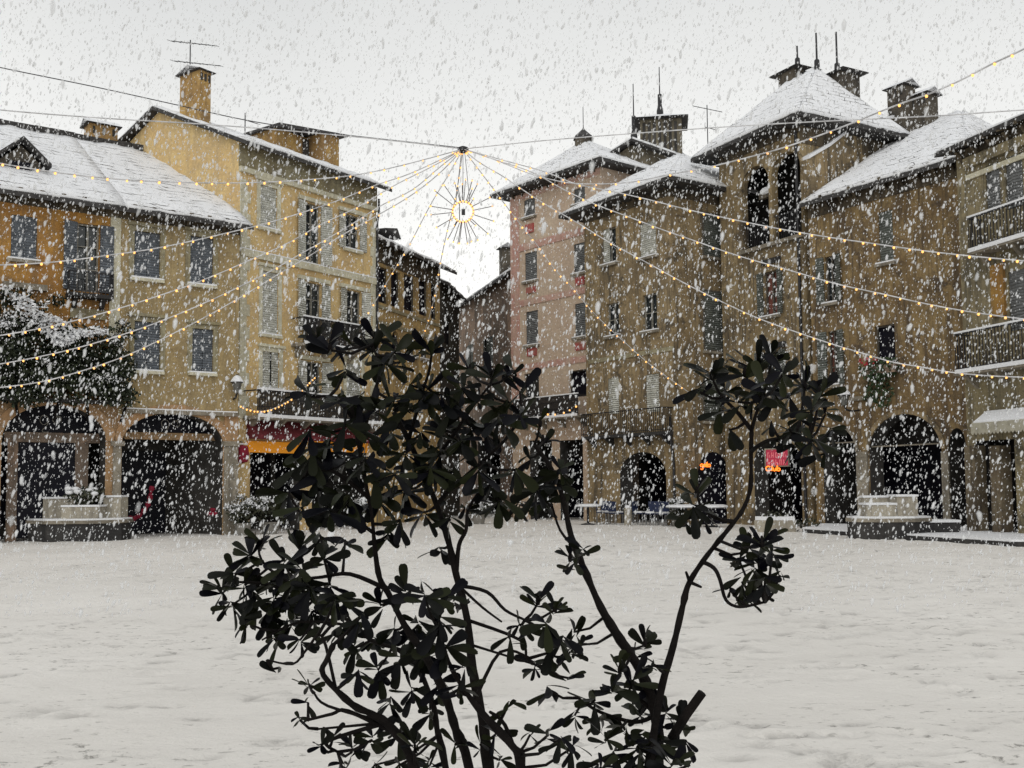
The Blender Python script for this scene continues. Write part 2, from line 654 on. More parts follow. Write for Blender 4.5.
class House:
    def __init__(self, name, label, cat, P0, P1, H, depth, mat, group='old houses round the square'):
        self.P0, self.P1 = Vector((*P0, 0)), Vector((*P1, 0))
        d = self.P1 - self.P0
        self.L = d.length
        self.ang = math.atan2(d.y, d.x)
        self.u = d.normalized()
        self.n = Vector((-self.u.y, self.u.x, 0))         # into the house
        self.H, self.depth, self.mat = H, depth, mat
        self.holes = []
        self.root = empty(name, label, cat, self.P0, self.ang, group)
        self.side_peak = None
        self.arcade_z = None
        self.arcade_d = 3.2

    def uv(self, px, py, w=0.0):
        d = ray(px, py)
        o = self.P0 + self.n * w
        t = (o - EYE).dot(self.n) / d.dot(self.n)
        p = EYE + d * t
        return (p - o).dot(self.u), p.z

    def world(self, u, w, z):
        return self.P0 + self.u * u + self.n * w + Vector((0, 0, z))

    def rect(self, x0, y0, x1, y1, w=0.0):
        ym, xm = (y0 + y1) / 2, (x0 + x1) / 2
        u0, u1 = self.uv(x0, ym, w)[0], self.uv(x1, ym, w)[0]
        return min(u0, u1), max(u0, u1), self.uv(xm, y1, w)[1], self.uv(xm, y0, w)[1]

    # ---- window kinds
    def window(self, x0, y0, x1, y1, kind='closed', sh='sh_blue', frame='frame', surround=None, sill=True, open_w=None, arch=False, pane='glass', sill_mat=None):
        u0, u1, z0, z1 = self.rect(x0, y0, x1, y1)
        return self.window_uv(u0, u1, z0, z1, kind, sh, frame, surround, sill, open_w, arch, pane, sill_mat)

    def window_uv(self, u0, u1, z0, z1, kind='closed', sh='sh_blue', frame='frame', surround=None, sill=True, open_w=None, arch=False, pane='glass', sill_mat=None):
        w = u1 - u0
        if arch:
            self.arch_hole(u0, u1, z0, z1 - min(w / 2, (z1 - z0) * .45), z1, .25)
        else:
            self.holes.append(([(u0, z0), (u1, z0), (u1, z1), (u0, z1)], .25))
        fr = MB()
        b = .05
        d0, d1 = .1, .17
        fr.box(u0, u0 + b, d0, d1, z0, z1).box(u1 - b, u1, d0, d1, z0, z1)
        fr.box(u0 + b, u1 - b, d0, d1, z0, z0 + b).box(u0 + b, u1 - b, d0, d1, z1 - b, z1)
        um = (u0 + u1) / 2
        if kind != 'dark':
            fr.box(um - .03, um + .03, d0 + .005, d1 - .005, z0 + b, z1 - b)
            nb = 2 if (z1 - z0) < 1.7 else 3
            for k in range(1, nb):
                zz = z0 + (z1 - z0) * k / nb
                fr.box(u0 + b, um - .03, d0 + .01, d1 - .01, zz - .018, zz + .018)
                fr.box(um + .03, u1 - b, d0 + .01, d1 - .01, zz - .018, zz + .018)
        f = fr.build('window', M[frame], self.root)
        MB().box(u0 + .005, u1 - .005, .2, .23, z0 + .005, z1 - .005).build('pane', M[pane], f)
        if sill:
            s = MB().box(u0 - .12, u1 + .12, -.14, .1, z0 - .1, z0 - .004)
            so = s.build('sill', M[sill_mat or ('trim' if surround else 'stone')], f)
            MB().box(u0 - .1, u1 + .1, -.13, .09, z0 - .003, z0 + .045).build('snow', M['snow'], f)
        if kind == 'closed':
            for a, c in ((u0 + .01, um - .006), (um + .006, u1 - .01)):
                self.shutter(f, a, c, z0 + .01, z1 - .01, .03, .075, sh, a < um - .1)
        elif kind == 'open':
            ww = open_w or w / 2
            self.shutter(f, u0 - ww - .02, u0 - .02, z0, z1, -.075, -.02, sh, False)
            self.shutter(f, u1 + .02, u1 + ww + .02, z0, z1, -.075, -.02, sh)
        elif kind == 'half':
            self.shutter(f, u0 + .01, um - .006, z0 + .01, z1 - .01, .03, .075, sh)
        if surround:
            q = .16
            sm = MB()
            sm.box(u0 - q, u0 - .002, -.035, .02, z0 - .1, z1 + q).box(u1 + .002, u1 + q, -.035, .02, z0 - .1, z1 + q)
            sm.box(u0 - .002, u1 + .002, -.035, .02, z1 + .002, z1 + q)
            sm.box(u0 - q - .06, u1 + q + .06, -.12, .02, z1 + q + .003, z1 + q + .1)
            if kind == 'open':
                sm = MB().box(u0 - w / 2, u1 + w / 2, -.1, .02, z1 + .05, z1 + .2)
            sm.build('surround', M[surround], f)
        return f

    def shutter(self, par, a, c, z0, z1, d0, d1, sh, left=True):
        m = MB()
        m.box(a, c, d0 + .012, d1 - .004, z0, z1)
        e = .05
        if c - a > .16:
            m.box(a, a + e, d0, d0 + .012, z0, z1).box(c - e, c, d0, d0 + .012, z0, z1)
            for zz in (z0, (z0 + z1) / 2 - e / 2, z1 - e):
                m.box(a + e, c - e, d0, d0 + .012, zz, zz + e)
        q = random.choice([0, 0, .05, .12, .25]) if d0 > 0 else random.choice([0, .1, .2, .35])
        if q:                                        # hangs a little off its stop
            x0 = a if left else c
            m.v = [(x, y - q * abs(x - x0), z) for x, y, z in m.v]
        return m.build('shutter', M[sh], par)

    def arch_hole(self, u0, u1, z0, zs, zt, dep=.6):
        r = (u1 - u0) / 2
        pts = [(u0, z0), (u1, z0)]
        n = 18
        for k in range(n + 1):
            a = math.pi * k / n
            pts.append((u0 + r + r * math.cos(a), zs + (zt - zs) * math.sin(a)))
        self.holes.append((pts, dep))

    def arch(self, x0, ytop, x1, yspring, dep=.6, trim=None, tw=.35):
        u0, u1, _, zt = self.rect(x0, ytop, x1, ytop + 40)
        zs = self.uv((x0 + x1) / 2, yspring)[1]
        self.arch_hole(u0, u1, -.25, zs, zt, dep)
        self.arcade_z = max(self.arcade_z or 0, zt + .3)
        if trim:
            m = MB()
            r = (u1 - u0) / 2
            uc = u0 + r
            n = 18
            prev = None
            for k in range(n + 1):
                a = math.pi * k / n
                i_ = (uc + (r + .004) * math.cos(a), zs + (zt - zs + .004) * math.sin(a))
                o_ = (uc + (r + tw) * math.cos(a), zs + (zt - zs + tw) * math.sin(a))
                if prev:
                    pi, po = prev
                    m.prism([(pi[0], -.05, pi[1]), (po[0], -.05, po[1]), (o_[0], -.05, o_[1]), (i_[0], -.05, i_[1])], (0, .06, 0))
                prev = (i_, o_)
            m.build('arch_moulding', M[trim], self.root)
        return u0, u1, zs, zt

    def opening(self, x0, y0, x1, dep=.5):
        u0, u1, _, z1 = self.rect(x0, y0, x1, y0 + 40)
        self.holes.append(([(u0, -.25), (u1, -.25), (u1, z1), (u0, z1)], dep))
        self.arcade_z = max(self.arcade_z or 0, z1 + .3)
        return u0, u1, z1

    # ---- shell
    def walls(self, peak=None, back_h=None):
        """peak=(w,z): gabled side walls"""
        m = MB()
        L, H, D = self.L, self.H, self.depth
        outer = [Vector((0, -.4, 0)), Vector((L, -.4, 0)), Vector((L, H, 0)), Vector((0, H, 0))]
        polys = [outer]
        for pts, dep in self.holes:
            polys.append([Vector((a, b, 0)) for a, b in reversed(pts)])
        tris = tessellate_polygon(polys)
        flat = [p for pl in polys for p in pl]
        fs = []
        for tr in tris:
            a, b, c = (flat[i] for i in tr)
            if (b - a).cross(c - a).z < 0:
                tr = (tr[0], tr[2], tr[1])
            fs.append(tr)
        m.add([(p.x, 0, p.y) for p in flat], fs)
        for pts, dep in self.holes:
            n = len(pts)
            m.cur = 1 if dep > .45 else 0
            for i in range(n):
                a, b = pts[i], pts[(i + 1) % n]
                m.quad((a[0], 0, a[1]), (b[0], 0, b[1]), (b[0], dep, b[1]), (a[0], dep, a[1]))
        m.cur = 0
        side = [(0, -.4), (D, -.4), (D, back_h or H)] + ([peak] if peak else []) + [(0, H)]
        for uu, flip in ((0, True), (L, False)):
            pts = [(uu, w, z) for w, z in side]
            if flip:
                pts = pts[::-1]
            m.add(pts, [tuple(range(len(pts)))])
        m.add([(L, D, -.4), (0, D, -.4), (0, D, back_h or H), (L, D, back_h or H)], [(0, 1, 2, 3)])
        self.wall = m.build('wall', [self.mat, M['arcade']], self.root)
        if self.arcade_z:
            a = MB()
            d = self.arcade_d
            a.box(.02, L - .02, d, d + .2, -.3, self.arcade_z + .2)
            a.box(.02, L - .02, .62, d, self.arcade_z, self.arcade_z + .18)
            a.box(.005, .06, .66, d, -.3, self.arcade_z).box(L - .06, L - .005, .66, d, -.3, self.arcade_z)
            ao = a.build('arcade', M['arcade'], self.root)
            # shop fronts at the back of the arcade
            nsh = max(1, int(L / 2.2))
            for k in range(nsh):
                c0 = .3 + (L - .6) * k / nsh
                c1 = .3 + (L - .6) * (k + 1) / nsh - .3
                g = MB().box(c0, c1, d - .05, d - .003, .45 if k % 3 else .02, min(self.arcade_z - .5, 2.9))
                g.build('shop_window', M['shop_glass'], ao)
        return self.wall

    def roof_gable(self, ov, rw, rz, side_ov=(.3, .3), hip_end=None, ridge=False, snow='roof_snow', back=True, t=.14):
        sl = (rz - self.H) / rw
        L, D = self.L, self.depth
        a, b = -side_ov[0], L + side_ov[1]
        e = Vector((0, -ov, self.H - ov * sl + .02))
        m = MB()
        up = Vector((0, 0, t))
        f0, f1 = Vector((a, e.y, e.z)), Vector((b, e.y, e.z))
        r0, r1 = Vector((a, rw, rz + .02)), Vector((hip_end if hip_end else b, rw, rz + .02))
        m.prism([f0, f1, r1, r0], up)
        s = MB()
        nrm_in = .06
        f0s, f1s = f0 + Vector((nrm_in if side_ov[0] else 0, .03, .03 * sl)) + up, f1 + Vector((-nrm_in if side_ov[1] and not hip_end else 0, .03, .03 * sl)) + up
        snow_sheet(f0s, f1s, r1 + up + Vector((-nrm_in if side_ov[1] and not hip_end else 0, 0, 0)), r0 + up + Vector((nrm_in if side_ov[0] else 0, 0, 0)), max(4, int((b - a) / .35)), max(4, int(rw / .5)), .11, .045, .09, s, side_ov)
        if hip_end:
            q1 = Vector((b, D, f1.z))
            m.prism([f1, q1, r1 + Vector((.003, 0, 0))], up)
            snow_sheet(f1 + up, q1 + up, r1 + up, r1 + up, 14, 8, .1, .02, .06, s)
        if back:
            bz = rz - (D - rw) * sl
            g0, g1 = Vector((a, D + .3, bz)), Vector((b, D + .3, bz))
            m.prism([r0 + Vector((0, .003, 0)), r1 + Vector((0, .003, 0)), g1, g0], up)
            snow_sheet(g1 + up, g0 + up, r0 + up, r1 + up, 8, 6, .1, .02, .05, s)
        ro = m.build('roof', M['slate'], self.root)
        s.build('snow', M[snow], ro, True)
        if ridge:
            rc = MB()
            x = a
            while x < b - .1:
                rc.box(x, min(x + .5, b), rw - .16, rw + .16, rz + .12 + random.uniform(0, .03), rz + .36 + random.uniform(0, .05))
                x += .52
            rc.build('ridge_cap', M['slate'], ro)
        return ro

    def eave_band(self, h=.5, mat='eave_shade_stain', u0=0.0, u1=None):  # dark strip paints in the shade below the eave; brackets stand on it
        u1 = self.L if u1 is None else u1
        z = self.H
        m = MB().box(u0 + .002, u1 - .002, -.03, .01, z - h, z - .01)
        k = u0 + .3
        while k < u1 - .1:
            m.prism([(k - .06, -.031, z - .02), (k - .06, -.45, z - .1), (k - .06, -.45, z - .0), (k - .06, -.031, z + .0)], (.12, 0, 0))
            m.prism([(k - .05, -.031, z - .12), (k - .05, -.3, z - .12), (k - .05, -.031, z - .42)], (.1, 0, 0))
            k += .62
        return m.build('eave_shade_trim', M[mat], self.root)

    def roof_hip(self, ov, apexA, apexB, za, snow='roof_snow', t=.14, sov=None):
        L, D = self.L, self.depth
        so = ov if sov is None else sov
        aA, aB = Vector((*apexA, za)), Vector((*apexB, za))
        sl = (za - self.H) / max(apexA[1], .5)
        z = self.H - .25
        c = [Vector((-so, -ov, z)), Vector((L + so, -ov, z)), Vector((L + so, D + ov, z)), Vector((-so, D + ov, z))]
        up = Vector((0, 0, t))
        m = MB()
        # soffit + fascia + top faces
        m.add([*c, *[p + up for p in c], aA + up, aB + up],
              [(0, 3, 2, 1), (0, 1, 5, 4), (1, 2, 6, 5), (2, 3, 7, 6), (3, 0, 4, 7),
               (4, 5, 9, 8), (5, 6, 9), (6, 7, 8, 9), (7, 4, 8)])
        ro = m.build('roof', M['slate'], self.root)
        s = MB()
        k = [p + up for p in c]
        A, B = aA + up, aB + up
        snow_sheet(k[0], k[1], B, A, 16, 10, .1, .035, .09, s)
        snow_sheet(k[1], k[2], B, B, 16, 10, .1, .035, .09, s)
        snow_sheet(k[2], k[3], A, B, 16, 10, .1, .035, .09, s)
        snow_sheet(k[3], k[0], A, A, 16, 10, .1, .035, .09, s)
        s.build('snow', M[snow], ro, True)
        return ro

    def strip(self, name, x0, ya, yb, x1, mat, out=.05, top_snow=False):
        """horizontal band between pixel rows ya, yb read at x0"""
        u0, u1 = self.uv(x0, ya)[0], self.uv(x1, ya)[0]
        z1, z0 = self.uv(x0, ya)[1], self.uv(x0, yb)[1]
        o = MB().box(u0, u1, -out, .01, z0, z1).build(name, M[mat], self.root)
        if top_snow:
            MB().box(u0, u1, -out + .01, 0, z1 + .002, z1 + .04).build('snow', M['snow'], o)
        return o

    def balcony(self, u0, u1, zslab, h=.95, dep=.75, style='bars', mat='iron', slab='stone', snow=True):
        b = MB().box(u0, u1, -dep, .01, zslab - .12, zslab)
        for k in np.linspace(u0 + .25, u1 - .25, max(2, int((u1 - u0) / 1.2) + 1)):
            b.prism([(k - .06, -.002, zslab - .123), (k - .06, -dep * .8, zslab - .123), (k - .06, -.002, zslab - .5)], (.12, 0, 0))
        bo = b.build('balcony', M[slab], self.root)
        r = MB()
        zt = zslab + h
        r.box(u0, u1, -dep + .01, -dep + .05, zt - .04, zt)
        r.box(u0, u0 + .04, -dep + .05, -.01, zt - .04, zt).box(u1 - .04, u1, -dep + .05, -.01, zt - .04, zt)
        r.box(u0, u1, -dep + .015, -dep + .045, zslab + .06, zslab + .09)
        if style == 'bars':
            n = max(6, int((u1 - u0) / .12))
            for k in range(n + 1):
                q = u0 + .012 + (u1 - u0 - .024) * k / n
                r.box(q - .011, q + .011, -dep + .02, -dep + .04, zslab, zt - .04)
            for k in range(1, 6):
                y = -dep + dep * k / 6
                for q in (u0 + .02, u1 - .02):
                    r.box(q - .011, q + .011, y - .011, y + .011, zslab, zt - .04)
        elif style == 'panel':
            n = max(6, int((u1 - u0) / .07))
            for k in range(n + 1):
                q = u0 + .012 + (u1 - u0 - .024) * k / n
                r.box(q - .022, q + .022, -dep + .02, -dep + .04, zslab, zt - .04)
            for zz in (.3, .6):
                r.box(u0, u1, -dep + .012, -dep + .048, zslab + zz, zslab + zz + .03)
        ro = r.build('railing', M[mat], bo)
        if snow:
            MB().box(u0 - .01, u1 + .01, -dep, -dep + .06, zt + .002, zt + .055).build('snow', M['snow'], ro)
            MB().box(u0 + .02, u1 - .02, -dep - .03, -dep + .012, zslab - .06, zslab + .055).build('snow', M['snow'], bo)
        return bo


def chimney(root, u, w, z0, z1, su, sw, mat, cap='slate', holes=True):
    m = MB().box(u - su / 2, u + su / 2, w - sw / 2, w + sw / 2, z0, z1)
    c = m.build('chimney', M[mat], root)
    k = MB()
    if holes:
        for dx in (-.35, 0, .35):
            k.box(u + dx * su - .05, u + dx * su + .05, w - sw / 2 - .012, w - sw / 2 + .01, z1 - .38, z1 - .1)
        k.build('flue_opening', M['arcade'], c)
    p = MB()
    a, b = su / 2 + .14, sw / 2 + .14
    p.add([(u - a, w - b, z1), (u + a, w - b, z1), (u + a, w + b, z1), (u - a, w + b, z1), (u - a, w, z1 + .26), (u + a, w, z1 + .26)],
          [(0, 3, 2, 1), (0, 1, 5, 4), (1, 2, 5), (2, 3, 4, 5), (3, 0, 4)])
    p.build('chimney_cap', M[cap], c)
    s = MB()
    s.add([(u - a, w - b, z1 + .02), (u + a, w - b, z1 + .02), (u + a, w, z1 + .31), (u - a, w, z1 + .31), (u - a, w + b, z1 + .02), (u + a, w + b, z1 + .02)],
          [(0, 1, 2, 3), (3, 2, 5, 4), (0, 3, 4), (1, 5, 2)])
    s.build('snow', M['snow'], c)
    return c


# ======== A1: orange house, left edge
A_U = Vector((.8, .6))
a_end = Vector((-9.40, 35.95))
A_SEAM = a_end - A_U * 4.02
A_LEFT = a_end - A_U * 12.4
hA1 = House('orange_house', 'deep orange house at the left edge, partly hidden by a snowy creeper', 'house', A_LEFT, A_SEAM, 10.75, 9.0, M['orange'])
RWA, RZA = 6.1, 14.45
h = hA1
h.window(11, 216, 37, 260, 'closed', 'sh_blue', sill=True)
h.window(77, 224, 99, 292, 'open', 'sh_blue', open_w=.42, sill=False)
h.window(-70, 205, -42, 252, 'closed', 'sh_blue')
h.arch(2, 405, 106, 440, .65, 'peach', .3)
h.arch(-110, 395, -14, 434, .65, 'peach', .3)
u0, u1, z0, z1 = h.rect(66, 222, 110, 296)
bb = h.balcony(u0, u1, h.uv(88, 296)[1], .7, .5, 'bars', slab='dark_stone', snow=False)
h.walls((RWA, RZA), 12.2)
h.roof_gable(.55, RWA, RZA, (.3, 0), ridge=True)
h.eave_band(.42)
# paler quoin strip at the seam, peach lower storey
MB().box(h.L - .34, h.L - .01, -.03, .01, 4.9, 10.4).build('corner_strip', M['trim'], h.root)
# low parapet ledge below window
u0, u1, z0, z1 = h.rect(2, 284, 46, 290)
MB().box(u0, u1, -.22, .01, z0, z1).build('ledge', M['stone'], h.root)
u0, u1, z0, z1 = h.rect(70, 309, 106, 319)
MB().box(u0, u1, -.06, .01, z0, z1).build('painted_panel', M['frieze'], h.root)


# dormer on its roof
def on_roof(hh, u, w, H, sl):
    return hh.world(u, w, H + sl * w)


def dormer(hh, px, py_base, py_top, wpx, w):
    u, zb = hh.uv(px, py_base, w)
    _, zt = hh.uv(px, py_top, w)
    ua, ub = hh.uv(px - wpx / 2, py_base, w)[0], hh.uv(px + wpx / 2, py_base, w)[0]
    m = MB()
    zc = zb + (zt - zb) * .42
    m.prism([(ua + .25, w, zb), (ub - .25, w, zb), (ub - .25, w, zc), ((ua + ub) / 2, w, zt - .1), (ua + .25, w, zc)], (0, 2.4, 0))
    d = m.build('dormer', M['dark_chimney'], hh.root)
    r = MB()
    for s, e in ((ua, (ua + ub) / 2), (ub, (ua + ub) / 2)):
        r.prism([(s, w - .35, zc - .12), (e, w - .35, zt), (e, w + 2.8, zt), (s, w + 2.8, zc - .12)], (0, 0, .12))
    r.build('dormer_roof', M['slate'], d)
    MB().box((ua + ub) / 2 - .35, (ua + ub) / 2 + .35, w - .03, w + .02, zb + .12, zc).build('dormer_window', M['shop_glass'], d)
    return d


dormer(hA1, 20, 176, 142, 58, 1.3)

# interior shop front details of the left arch
u0, u1, z0, z1 = hA1.rect(4, 436, 106, 441, .9)
fr = MB().box(u0, u1, .85, .95, z0 - .05, z1 + .1)
fr.box(u1 - .95, u1 - .55, .86, .94, -.1, z0 - .05).box(u0 + .1, u0 + .4, .86, .94, -.1, z0 - .05)
sf = fr.build('shop_front', M['brick'], hA1.root)
g = MB().box(u0 + .4, u1 - .95, .9, .93, 0.1, z0 - .06).box(u0 + .05, u1 - .05, .9, .92, z1 + .11, z1 + 1.4)
g.build('shop_window', M['shop_glass'], sf)


def swirl(hh, px, py, s, w):
    """thin wire script ornament like a loopy g and e"""
    u, z = hh.uv(px, py, w)
    m = MB()
    pts = []
    for k in range(26):
        a = -.4 + k / 25 * 5.6
        pts.append((u + s * .35 * math.cos(a) * (1 - k / 70), w, z + s * .35 * math.sin(a)))
    for k in range(18):
        q = k / 17
        pts.append((u + s * (.3 - .7 * math.sin(q * 3.1) * q), w, z + s * (-.1 - 1.3 * q + .5 * q * q * q)))
    m.tube(pts, .012, 4)
    pts = []
    for k in range(30):
        a = k / 29 * 9
        pts.append((u + s * (.75 + .3 * k / 29 + .26 * math.cos(a)), w, z + s * (.05 + .26 * math.sin(a))))
    m.tube(pts, .012, 4)
    return m.build('wire_ornament', M['frame'], hh.root)


swirl(hA1, 44, 420, .42, .55)

# ======== A2: beige house
hA2 = House('beige_house', 'beige house with four blue-grey shuttered windows under a snowy roof, over an arch', 'house', A_SEAM, a_end, 10.75, 9.0, M['beige'])
h = hA2
for r_ in ((134, 232, 160, 279), (190, 237, 213, 285), (134, 322, 160, 371), (192, 329, 213, 373)):
    h.window(*r_, 'closed', 'sh_blue', surround='frieze')
u0, u1, zs, zt = h.arch(122, 413, 223, 444, .65, 'peach', .28)
swirl(hA2, 165, 424, .42, .55)
h.walls((RWA, RZA), 12.2)
h.roof_gable(.55, RWA, RZA, (0, .28), ridge=True)
h.eave_band(.42)
h.strip('ledge', 122, 409, 413, 236, 'stone', .18, True)
ln = MB().prism([(h.L - .36, .66, -.3), (h.L - .3, .66, -.3), (h.L - 1.2, 3.19, -.3), (h.L - 1.42, 3.19, -.3)], (0, 0, 4.3))
ln.build('arcade_side', M['arcade'], h.root)
# peach spandrels and granite pillars
for hh, xa, xb in ((hA2, 224, 239), (hA2, 113, 121)):
    ua, ub = hh.uv(xa, 445)[0], hh.uv(xb, 445)[0]
    z = hh.uv(xa, 446)[1]
    MB().box(ua, min(ub, hh.L - .01), -.06, .01, -.3, z).build('pillar', M['stone'], hh.root)
    MB().box(ua - .08, min(ub + .08, hh.L), -.13, .02, z + .002, z + .16).build('capital', M['stone'], hh.root)
for xa, xb in ((224, 238), (112, 121)):
    ua, ub = hA2.uv(xa, 430)[0], hA2.uv(xb, 430)[0]
    MB().box(max(ua, .0), ub, -.03, .005, hA2.uv(xa, 443)[1], hA2.uv(xa, 415)[1]).build('spandrel', M['peach'], hA2.root)
u0, u1, z0, z1 = hA2.rect(124, 436, 222, 440, .9)
fr = MB().box(u0, u1, .85, .95, z0, z1 + .1)
sf = fr.build('shop_front', M['beige'], hA2.root)
MB().box(u0 + .05, u1 - .05, .9, .92, z1 + .12, z1 + .95).build('fanlight', M['shop_glass'], sf)

# ======== B: tall yellow house
hB = House('yellow_house', 'tall yellow four storey house with pale quoins, grey shutters and a brick chimney', 'house', (-9.52, 36.5), (-5.47, 42.2), 13.8, 9.6, M['yellow'])
h = hB
S = 'sh_grey'
h.window(260, 187, 277, 229, 'closed', S, surround='trim')
h.window(305, 204, 320, 263, 'open', S, surround='trim', open_w=.42, sill=False)
h.window(345, 215, 359, 250, 'open', S, surround='trim', open_w=.36)
h.window(262, 272, 278, 335, 'closed', S, surround='trim')
h.window(305, 283, 321, 332, 'open', S, surround='trim', open_w=.42, sill=False)
h.window(346, 291, 361, 340, 'open', S, surround='trim', open_w=.36, sill=False)
h.window(262, 352, 279, 389, 'closed', S, surround='trim')
h.window(306, 362, 321, 404, 'open', S, surround='trim', open_w=.42, sill=False)
h.window(346, 364, 361, 402, 'closed', S, surround='trim')
h.opening(250, 448, 300)
h.opening(312, 448, 366)
u0 = h.uv(291, 335)[0]
u1 = h.uv(352, 345)[0]
h.balcony(u0, u1, h.uv(291, 340, -.7)[1], .95, .7, 'panel')
u0 = h.uv(240, 413)[0] + .12
u1 = h.uv(372, 420)[0]
h.balcony(u0, u1, h.uv(258, 415, -.8)[1], .9, .8, 'panel')
h.walls((4.8, 15.95), 13.8)
h.roof_gable(.55, 4.8, 15.95, (.28, .35))
h.strip('frieze_band', 239, 143, 166, 376.5, 'frieze', .04)
h.strip('moulding', 239, 166, 171, 376.5, 'trim', .12)
h.strip('string_course', 239, 248, 255, 376.5, 'trim', .1, True)
# toothed quoins on the near corner
q = MB()
z = 4.0
k = 0
while z < 12.2:
    ww = .42 if k % 2 else .28
    q.box(-.03, ww, -.035, .01, z, z + .4)
    z += .405
    k += 1
q.build('quoins', M['trim'], h.root)
q = MB()
z = 4.0
k = 0
while z < 12.2:
    q.box(h.L - (.36 if k % 2 else .24), h.L + .02, -.035, .01, z, z + .4)
    z += .405
    k += 1
q.build('quoins', M['trim'], h.root)
# shop on the ground floor: maroon canopy and amber lit fascia
u0, u1, z0, z1 = h.rect(246, 423, 372, 441)
cn = MB()
cn.prism([(u0, -.02, z1), (u0, -.02, z0), (u0, -.5, z0 - .02), (u0, -.5, z0 + .12)], (u1 - u0, 0, 0))
cn.build('canopy', M['maroon'], h.root)
ua, ub, za, zb = h.rect(247, 442, 300, 453)
MB().box(ua, ub, -.1, -.02, za, zb).build('lit_fascia', M['sign_amber'], h.root)
ua, ub, za, zb = h.rect(310, 442, 366, 452)
MB().box(ua, ub, -.1, -.02, za, zb).build('lit_fascia', M['sign_amber'], h.root)
# big chimney on the gable
c = MB()


def gable_pt(hh, px, py):
    """point on the left gable wall plane (u=0): returns w,z"""
    d = ray(px, py)
    t = (hh.P0 - EYE).dot(hh.u) / d.dot(hh.u)
    p = EYE + d * t
    return (p - hh.P0).dot(hh.n), p.z


wa, zt = gable_pt(hB, 178, 74)
wb, _ = gable_pt(hB, 200, 74)
_, zbm = gable_pt(hB, 192, 118)
chimney(hB.root, .3, (wa + wb) / 2, zbm - .8, zt - .1, .5, abs(wa - wb) * .9, 'brick_chimney')
# roof terrace block (altana) with flat slab roof
ux, zz = hB.uv(268, 135, 2.6)
ua, zb_ = hB.uv(322, 160, 2.6)
ub = hB.uv(339, 160, 2.6)[0]
zt_ = hB.uv(330, 134, 2.6)[1]
alt = MB().box(ua, ub, 2.6, 5.4, zb_ - .8, zt_)
alt.box(ua - 1.9, ua - .002, 3.4, 5.2, zb_ - .2, zt_ - .18)
ao = alt.build('roof_room', M['brick_chimney'], hB.root)
MB().prism([(ua - 2.1, 2.9, zt_ - .25), (ub + .25, 2.3, zt_ + .02), (ub + .25, 5.8, zt_ + .02), (ua - 2.1, 5.2, zt_ - .25)], (0, 0, .1)).build('roof_room_slab', M['slate'], ao)
MB().box(ua - .35, ua - .02, 3.35, 3.42, zb_ - .3, zt_ - .25).build('doorway', M['arcade'], ao)
# small chimney behind the beige roof
u_, z_ = hA1.uv(101, 128, 7.2)
chimney(hA1.root, u_, 7.2, z_ - 1.4, z_, 1.05, .8, 'brick_chimney')

# downpipe at right end of B
MB().tube([(h.L + .05, -.1, 13.3), (h.L + .02, -.12, 12.7), (h.L - .04, -.09, 12.3), (h.L - .04, -.09, 4)], .05, 6).build('downpipe', M['iron'], h.root)

# ======== F1: ochre loggia house in the gap
hF1 = House('loggia_house', 'shaded ochre house with narrow loggia openings, right of the yellow house', 'house', (-5.75, 44.0), (-3.43, 50.0), 12.05, 6, M['loggia'])
h = hF1
for xa, xb in ((377, 388), (391, 400), (404, 415), (419, 428), (431, 437)):
    yt = 272 + (xa - 380) * .3
    h.window(xa, yt - 4, xb, yt + 32, 'dark', sill=False, frame='frame_dark', pane='shop_glass')
for xa, xb in ((392, 399), (407, 415), (421, 428)):
    yt = 331 + (xa - 392) * .22
    h.window(xa, yt, xb, yt + 22, 'dark', sill=True, arch=True, frame='frame_dark', pane='shop_glass')
h.walls((3, 13.4))
h.roof_gable(.7, 3, 13.4, (.2, .5))
h.eave_band(.9)
h.strip('string_course', 376, 304, 307, 440, 'frieze', .07)
h.strip('string_course', 376, 320, 323, 440, 'frieze', .07)
# small snowy dormer on its ridge
u_, z_ = h.uv(385, 234, 2.0)
dm = MB().prism([(u_ - .7, 1.6, z_ + .1), (u_ + .9, 1.6, z_ - .1), (u_ + .5, 1.6, z_ + .35)], (0, 1.5, 0))
dm.build('dormer', M['slate'], h.root)

# ======== F2, F3: along the street behind
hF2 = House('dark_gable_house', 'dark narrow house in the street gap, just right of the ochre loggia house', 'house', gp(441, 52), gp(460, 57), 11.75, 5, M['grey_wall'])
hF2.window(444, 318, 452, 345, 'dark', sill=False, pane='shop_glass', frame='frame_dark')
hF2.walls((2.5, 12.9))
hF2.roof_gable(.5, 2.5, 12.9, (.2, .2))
hF3 = House('brown_street_house', 'brown house receding into the street gap, left of the pink house', 'house', gp(446, 66), gp(520, 51), 12.2, 7, M['brick'])
h = hF3
for xa, ya, xb, yb in ((452, 352, 458, 372), (466, 345, 473, 368), (483, 338, 493, 366)):
    h.window(xa, ya, xb, yb, 'closed', 'sh_dark', sill=True, frame='frame_dark')
h.opening(478, 440, 500)
h.walls((3.5, 14.2))
h.roof_gable(.5, 3.5, 14.2, (.3, -.6))
u_, z_ = h.uv(507, 248, .8)
chimney(h.root, u_ - .25, .8, z_ - 2.0, z_, .5, .6, 'dark_chimney', holes=False)
# low annex roof in front
m = MB()
MB()

